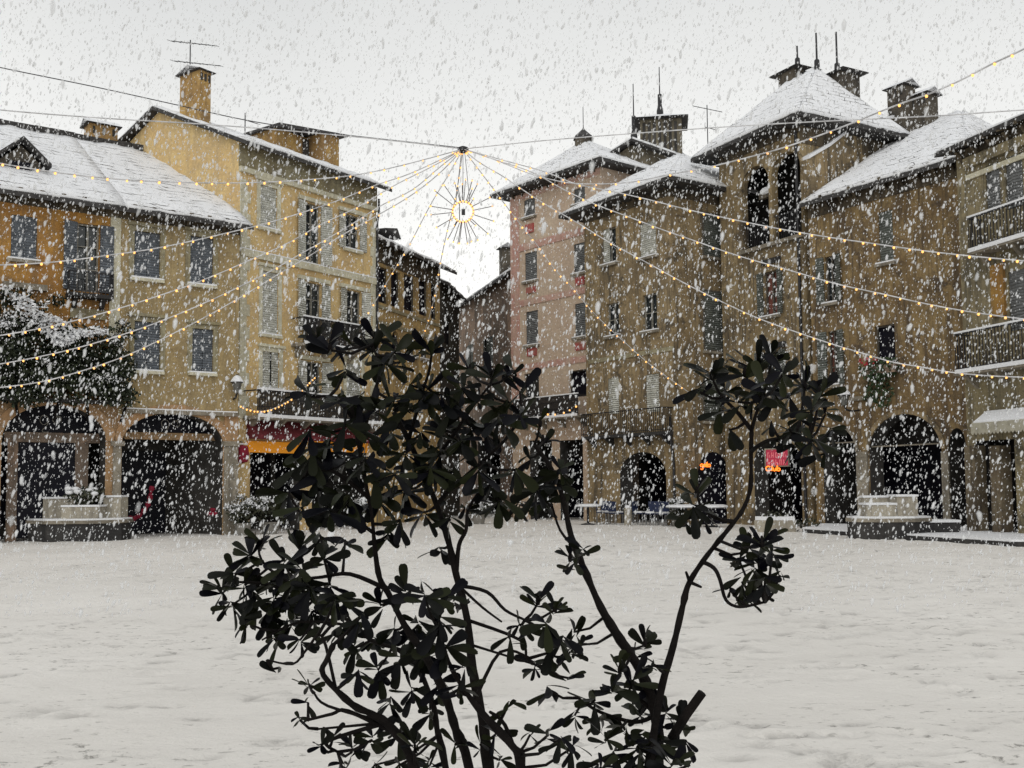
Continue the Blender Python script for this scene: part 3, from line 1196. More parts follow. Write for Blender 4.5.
# ======== D: pink house
pD0 = Vector((0.02, 50))
uD = Vector((.635, -.772))
hD = House('pink_house', 'pale pink house with painted red bands and red panels under its windows', 'house', pD0, pD0 + uD * 6.2, 15.75, 4.4, M['pink'])
h = hD
for r_ in ((524, 199, 535, 217), (574, 188, 585, 204)):
    h.window(*r_, 'closed', 'sh_pinkh', sill=True)
for r_ in ((525, 252, 537, 281), (574, 243, 586, 273), (526, 311, 538, 345), (575, 303, 587, 337)):
    h.window(*r_, 'closed', 'sh_pinkh')
h.window(524, 373, 539, 401, 'dark', sill=False, frame='frame_dark')
h.window(569, 370, 587, 397, 'dark', sill=False, frame='frame_dark', pane='shop_glass')
h.opening(530, 440, 552)
h.opening(560, 440, 583)
u0 = h.uv(524, 400)[0]
u1 = h.uv(589, 396)[0]
h.balcony(u0, u1, h.uv(545, 417, -.7)[1], .9, .7, 'panel')
h.walls()
h.roof_hip(.7, (2.6, 2.2), (3.1, 2.2), 17.7)
h.eave_band(.3)
for ya, yb in ((245, 252), (301, 307), (365, 371)):
    u_a = .05
    z1 = h.uv(520, ya)[1]
    z0 = h.uv(520, yb)[1]
    MB().box(.05, h.L - .02, -.035, .01, z0, z1).build('painted_band', M['pink_band'], h.root)
z1, z0 = h.uv(516, 192)[1], h.uv(516, 206)[1]
MB().box(-.02, .62, -.03, .01, 5.2, 15.5).build('painted_quoin', M['pink_band'], h.root)
MB().box(.64, h.L - .02, -.03, .01, z0 + .2, 15.5).build('painted_band', M['pink_band'], h.root)
for r_ in ((526, 224, 534, 233), (527, 287, 536, 293), (576, 277, 585, 285), (528, 348, 537, 356), (576, 342, 587, 350)):
    u0, u1, z0, z1 = h.rect(*r_)
    MB().box(u0, u1, -.06, .01, z0, z1).build('painted_panel', M['red_panel'], h.root)
# lantern cap with spike
ax, aw = 2.85, 2.2
lm = MB().lathe((ax, aw, 17.6), [(.42, 0), (.42, .45)], 10)
lo = lm.build('roof_lantern', M['dark_chimney'], h.root)
MB().lathe((ax, aw, 18.05), [(.5, 0), (.42, .16), (.2, .36), (.06, .5), (.02, .6), (.015, 1.6)], 10).build('lantern_cap', M['slate'], lo)

# ======== attic house behind with louvred turret
hT = House('attic_house', 'dark attic gable with louvred turret and two spikes, rising behind the tan corner house', 'house', gp(610, 47.5), gp(688, 47), 16.35, 3.2, M['tan_dark'])
h = hT
m = MB()
L = h.L
m.prism([(0, 0, 10), (L, 0, 10), (L, 0, 16.35), (L * .36, 0, 17.15), (0, 0, 16.35)], (0, 3.2, 0))
m.build('wall', M['attic'], h.root)
r = MB()
s = MB()
for a, b, za, zb in ((-.45, L * .36, 16.2, 17.18), (L * .36 + .002, L + .4, 17.18, 16.1)):
    r.prism([(a, -.5, za), (b, -.5, zb), (b, 3.6, zb), (a, 3.6, za)], (0, 0, .12))
    s.prism([(a + .05, -.46, za + .123), (b - .002, -.46, zb + .123), (b - .002, 3.5, zb + .123), (a + .05, 3.5, za + .123)], (0, 0, .09))
ro = r.build('roof', M['slate'], h.root)
s.build('snow', M['roof_snow'], ro)
u0, u1 = h.uv(640, 130, 1.2)[0], h.uv(682, 130, 1.2)[0]
zb, zt = 16.3, h.uv(660, 119, 1.2)[1]
tm = MB().box(u0, u1, 1.2, 2.8, zb, zt)
to = tm.build('turret', M['attic'], h.root)
lv = MB()
for k in range(7):
    a = u0 + .12 + (u1 - u0 - .24) * k / 7
    lv.box(a, a + .13, 1.17, 1.22, zb + .6, zt - .15)
lv.build('louvre', M['arcade'], to)
rf = MB()
a, b = u0 - .3, u1 + .3
rf.add([(a, .9, zt), (b, .9, zt), (b, 3.1, zt), (a, 3.1, zt), ((a + b) / 2 - .3, 2, zt + .45), ((a + b) / 2 + .3, 2, zt + .45)],
       [(0, 3, 2, 1), (0, 1, 5, 4), (1, 2, 5), (2, 3, 4, 5), (3, 0, 4)])
rfo = rf.build('turret_roof', M['slate'], to)
sn = MB()
sn.add([(a, .9, zt + .05), (b, .9, zt + .05), (b, 3.1, zt + .05), (a, 3.1, zt + .05), ((a + b) / 2 - .3, 2, zt + .52), ((a + b) / 2 + .3, 2, zt + .52)],
       [(0, 1, 5, 4), (1, 2, 5), (2, 3, 4, 5), (3, 0, 4)])
sn.build('snow', M['snow'], rfo)
for px, yb, yt, w in ((634, 138, 84, 1.0), (660, 113, 67, 2.0)):
    u_, z0 = h.uv(px, yb, w)
    z1 = h.uv(px, yt, w)[1]
    MB().lathe((u_, w, z0 - .2), [(.16, 0), (.16, .3), (.1, .55), (.1, (z1 - z0) * .4 + .2), (.03, (z1 - z0) * .42 + .2), (.02, z1 - z0 + .2)], 8).build('spike', M['iron'], h.root)

# ======== G: tan corner house
uG = Vector((.565, -.825))
pG0 = Vector((3.21, 45.0))
hG = House('tan_corner_house', 'tan corner house with shuttered windows, arch and long balcony, right of the pink house', 'house', pG0, pG0 + uG * 5.46, 13.45, 5.2, M['tan'])
h = hG
h.window(603, 228, 616, 264, 'half', 'sh_grey', frame='frame')
h.window(640, 222, 656, 257, 'closed', 'sh_grey')
h.window(607, 303, 619, 336, 'plain', 'sh_grey')
h.window(643, 294, 657, 331, 'plain', 'sh_grey')
h.window(608, 378, 619, 414, 'closed', 'sh_grey', sill=False)
h.window(646, 374, 659, 412, 'closed', 'sh_grey', sill=False)
u0, u1, zs, zt = h.arch(620, 452, 666, 475, .7)
u0 = h.uv(592, 430)[0]
h.balcony(u0, h.L - .1, h.uv(635, 433, -.6)[1], .95, .6, 'bars', slab='dark_stone', snow=False)
h.walls()
h.roof_hip(.8, (2.2, 2.6), (3.4, 2.6), 15.35)
h.eave_band(.55)
MB().box(h.L + .002, h.L + .03, .01, h.depth, h.H - .6, h.H - .01).build('eave_shade_trim', M['eave_shade_stain'], h.root)  # flat dark strip: eave shade painted along the right side wall
# stains under the windows, corner pipe
h.strip('string_course', 589, 360, 364, 674, 'frieze', .04)
MB().tube([(h.L - .18, -.09, 4.2), (h.L - .14, -.09, 3.2), (h.L - .02, -.09, 2.4), (h.L - .02, -.09, 0)], .05, 6).build('downpipe', M['iron'], h.root)


# long side of G (right face) carries its own openings, drawn as recessed frames on the side plane
class SideFace(House):
    def __init__(self, hh):
        self.P0 = hh.P0 + hh.u * hh.L
        self.u = hh.n.copy()
        self.n = -hh.u
        self.L = hh.depth
        self.ang = math.atan2(self.u.y, self.u.x)
        self.holes = []
        self.root = bpy.data.objects.new('side_wall', None)
        self.hh = hh


sg = SideFace(hG)


def side_window(hh, px0, py0, px1, py1, sh, name='window'):
    """closed shutters standing on the right hand wall of a house"""
    u0, u1, z0, z1 = sg.rect(px0, py0, px1, py1)
    m = MB()
    Lx = hh.L
    # local coords of hh: x = L + out, y = along depth
    m.box(Lx + .002, Lx + .04, u0 - .06, u1 + .06, z0 - .06, z0).box(Lx + .002, Lx + .04, u0 - .06, u1 + .06, z1, z1 + .06)
    m.box(Lx + .002, Lx + .04, u0 - .06, u0, z0, z1).box(Lx + .002, Lx + .04, u1, u1 + .06, z0, z1)
    f = m.build('window', M['frame_dark'], hh.root)
    um = (u0 + u1) / 2
    for a, b in ((u0 + .01, um - .01), (um + .01, u1 - .01)):
        MB().box(Lx + .003, Lx + .035, a, b, z0 + .01, z1 - .01).build('shutter', M[sh], f)
    MB().box(Lx + .002, Lx + .14, u0 - .1, u1 + .1, z0 - .16, z0 - .062).build('sill', M['stone'], f)


bpy.data.objects.remove(sg.root)
side_window(hG, 703, 215, 722, 256, 'sh_dark')
side_window(hG, 704, 292, 722, 350, 'sh_dark')
side_window(hG, 704, 380, 721, 420, 'sh_dark')
u0, u1, z0, z1 = sg.rect(698, 452, 728, 520)
dn = MB()
pts = [(u0, -.2), (u1, -.2)]
for k in range(13):
    a = math.pi * k / 12
    pts.append(((u0 + u1) / 2 + (u1 - u0) / 2 * math.cos(a), z1 - .9 + .9 * math.sin(a)))
dn.prism([(hG.L + .004, a, b) for a, b in pts], (.03, 0, 0))
dn.build('shop_doorway', M['shop_glass'], hG.root)

# ======== H: tower house
uH = Vector((.473, -.881))
pH0 = Vector((8.42, 41.5))
hH = House('tower_house', 'tall brown tower house with an arched loggia under a snowy pyramid roof', 'house', pH0, pH0 + uH * 4.54, 14.85, 4.2, M['tower'])
h = hH
ua, ub, za, zb = h.rect(743, 166, 767, 248)
h.arch_hole(ua - .06, ub + .1, za, zb - (ub - ua) / 2, zb, .3)
uc, ud, zc, zd = h.rect(773, 152, 799, 242)
h.arch_hole(uc - .06, ud + .1, za, zd - (ud - uc) / 2, zd, .3)
h.window(764, 271, 778, 316, 'open', 'sh_dark', open_w=.3, pane='red_curtain', frame='frame_dark')
h.window(764, 351, 780, 396, 'open', 'sh_dark', open_w=.3, frame='frame_dark')
h.arch(754, 438, 801, 462, .7)
h.walls()
h.roof_hip(.8, (1.5, 2.3), (3.1, 2.3), 17.45)
h.eave_band(.5)
MB().box(h.L + .002, h.L + .03, .01, h.depth, h.H - .9, h.H - .01).build('eave_shade_trim', M['eave_shade_stain'], h.root)  # shade of the deep eave put on the tower's side wall as a strip
# loggia room behind the arches
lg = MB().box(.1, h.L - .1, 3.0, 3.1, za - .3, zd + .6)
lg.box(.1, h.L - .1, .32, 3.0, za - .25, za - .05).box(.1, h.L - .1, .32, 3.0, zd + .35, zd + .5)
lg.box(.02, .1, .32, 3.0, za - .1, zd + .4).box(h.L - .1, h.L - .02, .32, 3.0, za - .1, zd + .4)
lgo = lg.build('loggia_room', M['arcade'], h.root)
rl = MB()
for a, b in ((ua, ub), (uc, ud)):
    rl.box(a, b, .05, .09, za + .95, za + .99).box(a, b, .05, .09, za + .03, za + .07)
    n = int((b - a) / .1)
    for k in range(1, n):
        q_ = a + (b - a) * k / n
        rl.box(q_ - .011, q_ + .011, .06, .08, za + .07, za + .95)
rl.build('railing', M['iron'], h.root)
MB().box(ua - .25, ud + .25, -.16, .01, za - .14, za - .002).build('sill', M['stone'], h.root)
# snow drifted on a parapet inside the left loggia arch
ux, zx = h.uv(762, 190, .3)
MB().box(ux - .3, ux + .45, .4, .6, zx - .3, zx - .06).build('parapet', M['dark_chimney'], h.root)
MB().ball((ux + .08, .46, zx - .03), .4, .14, .16).build('snow', M['snow'], lgo)
MB().box(h.uv(758, 345)[0], h.uv(786, 345)[0], -.13, .01, h.uv(770, 349)[1], h.uv(770, 344)[1]).build('lintel', M['dark_stone'], h.root)
MB().box(h.uv(763, 262)[0], h.uv(781, 262)[0], -.1, .01, h.uv(770, 264)[1], h.uv(770, 259)[1]).build('lintel', M['dark_stone'], h.root)
MB().tube([(h.L - .1, -.1, 14.4), (h.L - .1, -.1, .0)], .055, 6).build('downpipe', M['iron'], h.root)
# flat capped chimneys with spikes on the roof
for px, yt, yb, wpx, w, sp in ((795, 74, 92, 26, 3.6, (797, 46)), (843, 76, 92, 24, 3.4, (836, 32)), (815, 76, 86, 6, 2.9, (816, 33))):
    u_, z1 = h.uv(px, yt, w)
    z0 = h.uv(px, yb, w)[1]
    ww = abs(h.uv(px + wpx / 2, yt, w)[0] - h.uv(px - wpx / 2, yt, w)[0])
    m = MB().box(u_ - ww * .3, u_ + ww * .3, w - .5, w + .5, z0 - .6, z1)
    co = m.build('chimney', M['dark_chimney'], h.root)
    c2 = MB()
    a = ww * .55
    c2.add([(u_ - a, w - .7, z1), (u_ + a, w - .7, z1), (u_ + a, w + .7, z1), (u_ - a, w + .7, z1), (u_, w, z1 + .32)],
           [(0, 3, 2, 1), (0, 1, 4), (1, 2, 4), (2, 3, 4), (3, 0, 4)])
    c2.build('chimney_cap', M['slate'], co)
    c3 = MB()
    c3.add([(u_ - a, w - .7, z1 + .03), (u_ + a, w - .7, z1 + .03), (u_ + a, w + .7, z1 + .03), (u_ - a, w + .7, z1 + .03), (u_, w, z1 + .38)],
           [(0, 1, 4), (1, 2, 4), (2, 3, 4), (3, 0, 4)])
    c3.build('snow', M['snow'], co)
    us, zs_ = h.uv(sp[0], sp[1], w)
    MB().lathe((us, w, z1 + .1), [(.12, 0), (.1, .5), (.04, .55), (.035, zs_ - z1 - .1)], 8).build('spike', M['iron'], co)

# ======== K: brown house on the right
uK = Vector((.54, -.84)).normalized()
pK0 = Vector((10.72, 37.2))
hK = House('brown_house', 'brown ochre house with a wide arch, steep snowy roof and twin chimney stacks', 'house', pK0, pK0 + uK * 6.4, 11.65, 9, M['brown'])
h = hK
h.window(879, 211, 893, 263, 'closed', 'sh_dark', frame='frame_dark', sill=True)
h.window(825, 256, 836, 303, 'open', 'sh_dark', open_w=.28, frame='frame_dark')
h.window(828, 331, 838, 385, 'open', 'sh_dark', open_w=.3, frame='frame_dark', pane='red_curtain')
h.window(875, 325, 895, 363, 'dark', frame='frame_dark', pane='shop_glass')
h.arch(823, 428, 856, 452, .6, 'stone', .1)
u0, u1, zs, zt = h.arch(869, 414, 941, 450, .7, 'tan', .16)
h.arch(949, 428, 966, 446, .7)
h.walls((6.5, 15.45), 13.0)
h.roof_gable(.5, 6.5, 15.45, (.05, .3), hip_end=1.9, back=False)
h.eave_band(.6)
h.strip('ledge', 843, 398, 402, 870, 'stone', .12)
for xa, xb in ((857, 868), (942, 949)):
    ua, ub = h.uv(xa, 450)[0], h.uv(xb, 450)[0]
    MB().box(ua, ub, -.07, .01, -.3, h.uv(xa, 452)[1]).build('pillar', M['stone'], h.root)
# tie rods across the arches
for xa, xb, y in ((856, 823, 442), (870, 940, 447)):
    pa, pb = h.uv(xa, y, .1), h.uv(xb, y - (xb - xa) * .05, .1)
    MB().tube([(pa[0], .1, pa[1]), (pb[0], .1, pb[1])], .025, 6).build('tie_rod', M['stone'], h.root)
# firewall rising along the left verge
sl = (15.75 - 11.65) / 6.1
fw = MB()
fz = [(0.15, 11.5), (6.5, 15.5), (6.5, 16.1), (4.2, 15.45), (2.6, 14.85), (1.3, 13.95), (.15, 13.3)]
fw.prism([(-.32, w, z) for w, z in fz], (.26, 0, 0))
fo = fw.build('firewall', M['tan'], h.root)
sm = MB()
for (wa_, za_), (wb_, zb_) in zip(fz[2:], fz[3:]):
    sm.prism([(-.36, wa_, za_ + .002), (-.36, wb_, zb_ + .002), (-.36, wb_, zb_ + .13), (-.36, wa_, za_ + .13)], (.36, 0, 0))
sm.build('snow', M['snow'], fo)
for px, yt, yb, wpx, w in ((901, 86, 125, 21, 5.4), (924, 94, 125, 20, 5.9)):
    u_, z1 = h.uv(px, yt + 3, w)
    z0 = h.uv(px, yb, w)[1]
    ww = abs(h.uv(px + wpx / 2, yt, w)[0] - h.uv(px - wpx / 2, yt, w)[0])
    chimney(h.root, u_, w, z0 - 1.5, z1, ww * .8, .7, 'dark_chimney')
# flower box under the dark window
u0, u1, z0, z1 = h.rect(868, 366, 902, 374)
fb = MB().box(u0, u1, -.35, -.05, z0, z1)
fbo = fb.build('flower_box', M['brick'], h.root)


def leaf_blob(mb, c, r, n, size, flat=.8, seed=0, droop=0):
    rr = random.Random(seed)
    c = Vector(c)
    for _ in range(n):
        while True:
            p = Vector((rr.uniform(-1, 1), rr.uniform(-1, 1), rr.uniform(-1, 1)))
            if p.length < 1:
                break
        p = Vector((p.x * r[0], p.y * r[1], p.z * r[2]))
        d = Vector((rr.gauss(0, 1), rr.gauss(0, 1), rr.gauss(0, .7) - droop)).normalized()
        s = d.orthogonal().normalized()
        s = Matrix.Rotation(rr.uniform(0, 6.28), 3, d) @ s
        L_ = size * rr.uniform(.6, 1.3)
        q = c + p
        mb.add([q, q + d * L_ * .5 + s * L_ * .28, q + d * L_, q + d * L_ * .5 - s * L_ * .28], [(0, 1, 2, 3)])


lb = MB()
leaf_blob(lb, ((u0 + u1) / 2, -.28, z1 - .1), ((u1 - u0) * .6, .25, .35), 320, .16, seed=5, droop=.5)
leaf_blob(lb, ((u0 + u1) / 2 - .1, -.22, z1 - .8), ((u1 - u0) * .45, .2, .6), 260, .15, seed=6, droop=1)
lb.build('trailing_plant', M['flower_leaf'], fbo)
fl = MB()
for k in range(14):
    fl.ball((random.uniform(u0, (u0 + u1) / 2), -.4, z1 + random.uniform(.05, .3)), .045, nu=5, nv=3)
fl.build('flower', M['flower'], fbo)

# ======== E: far right house
uE = Vector((.3, -.954)).normalized()
pE0 = Vector((13.22, 30.5))
hE = House('balcony_house', 'grey ochre house at the right edge with two iron balconies and an awning', 'house', pE0, pE0 + uE * 6.5, 11.3, 8, M['far_right'])
h = hE
h.window(986, 164, 1000, 211, 'closed', 'sh_pinkh', sill=False)
h.window(1006, 155, 1023, 208, 'closed', 'sh_pinkh', sill=False)
h.window(1009, 270, 1026, 330, 'closed', 'sh_pinkh', sill=False)
h.opening(976, 440, 1015)
h.opening(1030, 440, 1075)
u0, zb = h.uv(968, 251, -.5)
h.balcony(u0, 6.4, zb, h.uv(968, 218, -.5)[1] - zb, .5, 'bars')
u0, zb = h.uv(955, 372, -.55)
h.balcony(max(u0, 0), 6.4, zb, h.uv(955, 334, -.55)[1] - zb, .55, 'bars')
h.walls((3, 11.9), 11.3)
h.roof_gable(.45, 3, 11.9, (.4, .3))
h.eave_band(.25)
h.strip('cornice', 967, 160, 170, 1060, 'far_right', .16)
h.strip('moulding', 967, 176, 181, 1060, 'trim', .06)
ua, ub = h.uv(993, 290)[0], h.uv(1006, 290)[0]
MB().box(ua, ub, -.09, .01, h.uv(993, 318)[1], h.uv(993, 266)[1]).build('pilaster', M['gold_col'], h.root)
ua, ub = h.uv(993, 200)[0], h.uv(1004, 200)[0]
# awning
ua0, z0 = h.uv(971, 425, -.6)
z1 = z0 + .12
aw = MB()
aw.prism([(ua0, -.02, z1 + .25), (6.3, -.02, z1 + .25), (6.3, -.6, z0), (ua0, -.6, z0)], (0, 0, .03))
n = 40
for k in range(n):
    a = ua0 + (6.3 - ua0) * k / n
    b = ua0 + (6.3 - ua0) * (k + 1) / n
    pts = [(a, -.605, z0 + .02), (b, -.605, z0 + .02), (b, -.605, z0 - .22)]
    for j in range(1, 5):
        t_ = j / 5
        pts.append((b + (a - b) * t_, -.605, z0 - .22 - .07 * math.sin(math.pi * t_)))
    pts.append((a, -.605, z0 - .22))
    aw.prism(pts, (0, -.012, 0))
awo = aw.build('awning', M['awning'], h.root)
sn = MB().prism([(ua0 + .05, -.1, z1 + .25), (6.2, -.1, z1 + .25), (6.2, -.57, z0 + .05), (ua0 + .05, -.57, z0 + .05)], (0, 0, .03))
sn.build('snow', M['snow'], awo)
for xa, xb in ((967, 977), (992, 1002)):
    ua, ub = h.uv(xa, 450)[0], h.uv(xb, 450)[0]
    MB().box(ua, ub, -.1, .3, -.3, h.uv(xa, 446)[1]).build('pillar', M['tan_dark'], h.root)


# ------------------------------------------------------------------ antennas
def yagi(name, label, px, y0, y1, Y, booms, base_drop=0):
    b = at(px, y0, Y)
    t = at(px, y1, Y)
    r = empty(name, label, 'antenna', (b.x, b.y, b.z))
    hgt = t.z - b.z
    MB().tube([(0, 0, -base_drop), (0, 0, hgt)], .022, 6).build('mast', M['iron'], r)
    for (xa, ya, xb, yb, nn) in booms:
        pa, pb = at(xa, ya, Y), at(xb, yb, Y)
        m = MB().tube([pa - b, pb - b], .016, 5)
        for k in range(nn):
            q_ = (pa - b).lerp(pb - b, k / max(1, nn - 1))
            l = .28 - .12 * k / nn
            dd = Vector((.22, .95, .22)).normalized() * l if nn > 2 else Vector((.1, .5, .86)) * l
            m.tube([q_ - dd, q_ + dd], .009, 4)
        m.build('boom', M['iron'], r)
    return r


yagi('television_antenna', 'two boom television antenna on top of the tall ochre brick chimney', 190, 71, 40, 38.6, ((171, 41, 217, 46, 8), (174, 61, 221, 66, 7)), .3)
yagi('television_antenna', 'small thin antenna on the snowy roof of the yellow house', 245, 132, 113, 39.5, ((245, 120, 258, 124, 3),), .9)
yagi('television_antenna', 'slim antenna standing on the roofs between the turret and the tower roof', 708, 152, 105, 45.5, ((693, 106, 722, 112, 6), (705, 127, 716, 130, 2)), 2.5)

# ------------------------------------------------------------------ stone fountains
def octa(r, rx=1.0, ry=1.0, rot=math.pi / 8):
    return [(rx * r * math.cos(rot + k * math.pi / 4), ry * r * math.sin(rot + k * math.pi / 4)) for k in range(8)]


def fountain(label, px, Y, wpx, mirror, ybase):
    g_ = at(px, ybase, Y)
    s = Y / F_PX
    r = empty('stone_trough', label, 'stone trough', (g_.x, Y, 0), 0, 'stepped stone troughs on the square')
    R_ = wpx / 2 * s * 1.04
    hb = 17 * s
    m = MB().prism([(x, y, -.25) for x, y in octa(R_, 1, .7)], (0, 0, hb + .25))
    m.build('base', M['dark_stone'], r)
    m = MB().prism([(x, y, hb + .002) for x, y in octa(R_ * 1.04, 1, .7)], (0, 0, .1))
    m.build('slab', M['stone'], r)
    MB().prism([(x, y, hb + .104) for x, y in octa(R_ * 1.02, 1, .7)], (0, 0, .05)).build('snow', M['snow'], r)
    z = hb + .1
    sx = -1 if mirror else 1
    blocks = [(-.75, -.05, .0, .45, 21), (.45, .8, 0.0, .4, 22), (-.2, .52, -.42, -.03, 13)] if not mirror else [(-.62, .1, -.3, .25, 13), (.12, .62, -.3, .3, 21), (-.5, .15, .26, .5, 20)]
    for a, b, c_, d, hh in blocks:
        x0, x1 = a * R_, b * R_
        bm = MB().box(x0, x1, c_ * R_, d * R_, z, z + hh * s)
        bo = bm.build('block', M['block'], r)
        MB().box(x0 - .02, x1 + .02, c_ * R_ - .02, d * R_ + .02, z + hh * s + .002, z + hh * s + .06).build('snow', M['snow'], bo)
    return r, z


fl_, zf = fountain('stepped granite trough with a snowy plant, in front of the left arches', 80, 33.0, 96, False, 533)
lb = MB()
leaf_blob(lb, (.25, -.25, zf + .75), (.6, .3, .28), 260, .16, seed=3)
lb.build('plant', M['bushleaf'], fl_)
lb = MB()
for k in range(14):
    lb.ball((.25 + random.uniform(-.5, .5), -.25 + random.uniform(-.2, .2), zf + .88 + random.uniform(-.08, .1)), .13, .11, .07, 7, 4)
lb.build('snow', M['snow'], fl_, True)
fr_, _ = fountain('stepped granite trough before the wide arch of the brown house on the right', 889, 29.8, 78, True, 540)
# side benches of the right trough
m = MB().box(1.0, 1.9, -.3, .5, -.2, .45)
m.build('bench', M['dark_stone'], fr_)
MB().box(.98, 1.92, -.32, .5, .452, .52).build('snow', M['snow'], fr_)


# kerb step along the right facades
def kerb_step(label, pts, hgt):
    m = MB()
    P = [Vector((*gp(px, Y), 0)) for px, Y in pts]
    m.prism([(p.x, p.y, -.2) for p in P], (0, 0, .2 + hgt))
    o = m.build('raised_pavement', M['dark_stone'])
    tag(o, label, 'pavement', kind='structure')
    s = MB().prism([(p.x, p.y, hgt + .004) for p in P], (0, 0, .05))
    so = s.build('snow', M['snow'], o)


kerb_step('low snowy stone step along the arcades on the right', [(802, 33.6), (1010, 25.6), (1130, 25.2), (1120, 29.5), (905, 34.5), (820, 37.0)], .12)

# ------------------------------------------------------------------ wall lanterns
def lantern(label, px, py, Y, hh, hgt_px):
    p = at(px, py, Y)
    s = Y / F_PX
    r = empty('wall_lantern', label, 'lantern', p, hh.ang, 'wall lanterns')
    H_ = hgt_px * s
    MB().lathe((0, 0, 0), [(.06, -H_ * .62), (.1, -H_ * .58), (.17, H_ * .05), (.18, H_ * .08)], 8).build('glass', M['lamp_glass'], r)
    MB().lathe((0, 0, H_ * .08), [(.22, 0), (.2, .05), (.1, .17), (.05, .22), (.02, .3)], 8).build('hood', M['iron'], r)
    MB().lathe((0, 0, H_ * .08), [(.23, .03), (.2, .09), (.12, .21), (.03, .26)], 8).build('snow', M['snow'], r)
    MB().tube([(0, 0, -H_ * .62), (0, .1, -H_ * .9), (0, .35, -H_), (0, .75, -H_ * .9)], .035, 6).build('bracket', M['iron'], r)
    return r


lantern('old snow capped wall lantern at the corner between the beige and yellow houses', 237, 384, 35.6, hA2, 15)
lantern('snow capped wall lantern left of the wide arch on the brown house', 844, 397, 35.0, hK, 14)

# ------------------------------------------------------------------ signs on the right
def stroke_sign(name, label, px, py, Y, ang, strokes, size, mat, rad):
    p = at(px, py, Y)
    r = empty(name, label, 'sign', p, ang)
    m = MB()
    for st in strokes:
        m.tube([(x * size, 0, y * size) for x, y in st], rad, 6)
    m.build('neon_tube', M[mat], r)
    return r


def arc(cx, cy, r, a0, a1, n=10, ry=None):
    ry = ry or r
    return [(cx + r * math.cos(R(a0 + (a1 - a0) * k / n)), cy + ry * math.sin(R(a0 + (a1 - a0) * k / n))) for k in range(n + 1)]


G_ = [arc(.2, .25, .2, 0, 360, 14), [(.4, .45), (.4, -.2)] + arc(.22, -.2, .18, 0, -170, 8)]
E_ = [[(.52, .25), (.86, .27)] + arc(.7, .25, .18, 5, 320, 12)]
Lc = [[(.98, .0), (1.02, .7), (1.1, .75), (1.12, .6), (1.02, .05), (1.15, 0)]]
O_ = [arc(1.42, .22, .2, 0, 360, 12)]
stroke_sign('neon_sign', 'small orange neon script sign on the tan corner house', 700.5, 467, 40.3, hG.ang + 1.2, G_ + E_ + Lc + O_, .25, 'neon', .024)
C_ = [arc(.3, .3, .3, 40, 320, 14)]
L2 = [[(.72, 0), (.78, .7)]]
U_ = [[(.92, .42), (.94, .08), (1.05, 0), (1.2, .1), (1.24, .42), (1.26, 0)]]
B_ = [[(1.42, .7), (1.42, 0)] + arc(1.58, .18, .17, 200, 540 - 30, 12)]
stroke_sign('neon_sign', 'small orange neon word hanging just below the red sign', 766, 471, 36.5, hH.ang + .9, C_ + L2 + U_ + B_, .27, 'neon', .026)
p = at(777, 457, 36.7)
rs = empty('red_sign', 'square red sign hanging over the tower house arch, partly behind the shrub', 'sign', p, hH.ang + .7)
MB().box(-.37, .37, -.04, .04, -.3, .26).build('panel', M['red_sign'], rs)
bd = MB().box(-.42, -.375, -.05, .05, -.34, .3).box(.375, .42, -.05, .05, -.34, .3).box(-.375, .375, -.05, .05, .262, .3).box(-.375, .375, -.05, .05, -.34, -.302)
bd.tube([(0, 0, .3), (0, .1, .5), (0, .6, .5)], .025, 6)
bd.build('frame', M['stone'], rs)
tx = MB()
for row, zz in ((0, .06), (1, -.19)):
    for k in range(5):
        x = -.28 + k * .135
        tx.box(x - .04, x - .015, -.052, -.042, zz - .08, zz + .1)
        tx.box(x + .02, x + .04, -.052, -.042, zz - .08, zz + (.1 if k % 2 else .02))
        if (k + row) % 2 == 0:
            tx.box(x - .014, x + .019, -.052, -.042, zz + .07, zz + .1)
        else:
            tx.box(x - .014, x + .019, -.052, -.042, zz - .02, zz + .01)
tx.build('lettering', M['red_text'], rs)
# small red hanging sign beside the yellow house shop
p = at(242, 454, 36.3)
rs = empty('hanging_sign', 'red oval sign between the left arch and the amber shop front', 'sign', p, hB.ang)
MB().lathe((0, 0, -.32), [(.02, 0), (.2, .05), (.25, .3), (.2, .58), (.02, .64)], 12).build('panel', M['red_cloth'], rs)
MB().tube([(0, 0, .32), (0, 0, .42), (0, .5, .42)], .02, 6).build('bracket', M['iron'], rs)
MB().box(-.24, .24, -.03, .03, .33, .37).build('snow', M['snow'], rs)

# red ribbons in the left arch
def ribbon(label, pts, Y, rad):
    P = [at(a, b, Y) for a, b in pts]
    o = P[-1]
    r = empty('red_ribbon_garland', label, 'garland', o)
    m = MB()
    Q = []
    for a, b in zip(P, P[1:]):
        for k in range(4):
            Q.append(a.lerp(b, k / 4) - o)
    Q.append(P[-1] - o)
    m.tube(Q, [rad * (1 + .5 * math.sin(i * 2.1)) for i in range(len(Q))], 7)
    m.build('ribbon', M['red_cloth'], r, True)
    m = MB()
    m.ball((-.09, 0, .05), .1, .05, .07).ball((.09, 0, .05), .1, .05, .07)
    m.build('bow', M['red_cloth'], r, True)
    return r


ribbon('red ribbon garland slanting across the dark arch of the beige house', [(152, 486), (150, 498), (147, 507), (140, 515), (133, 519)], 34.6, .07)
ribbon('short red ribbon at the right foot of the beige house arch', [(213, 508), (212, 515)], 35.4, .08)

# ------------------------------------------------------------------ creeper over the left balcony
cr = empty('creeper', 'dark creeper heaped with snow, covering the wall above the left arch', 'climbing plant', hA1.world(hA1.L - 4, -.6, 3.9), hA1.ang)
lb = MB()
lsn = MB()
base = hA1.L - 4


def cr_uv(px, py):
    u, z = hA1.uv(px, py, -.6)
    return u - base, z - 3.9


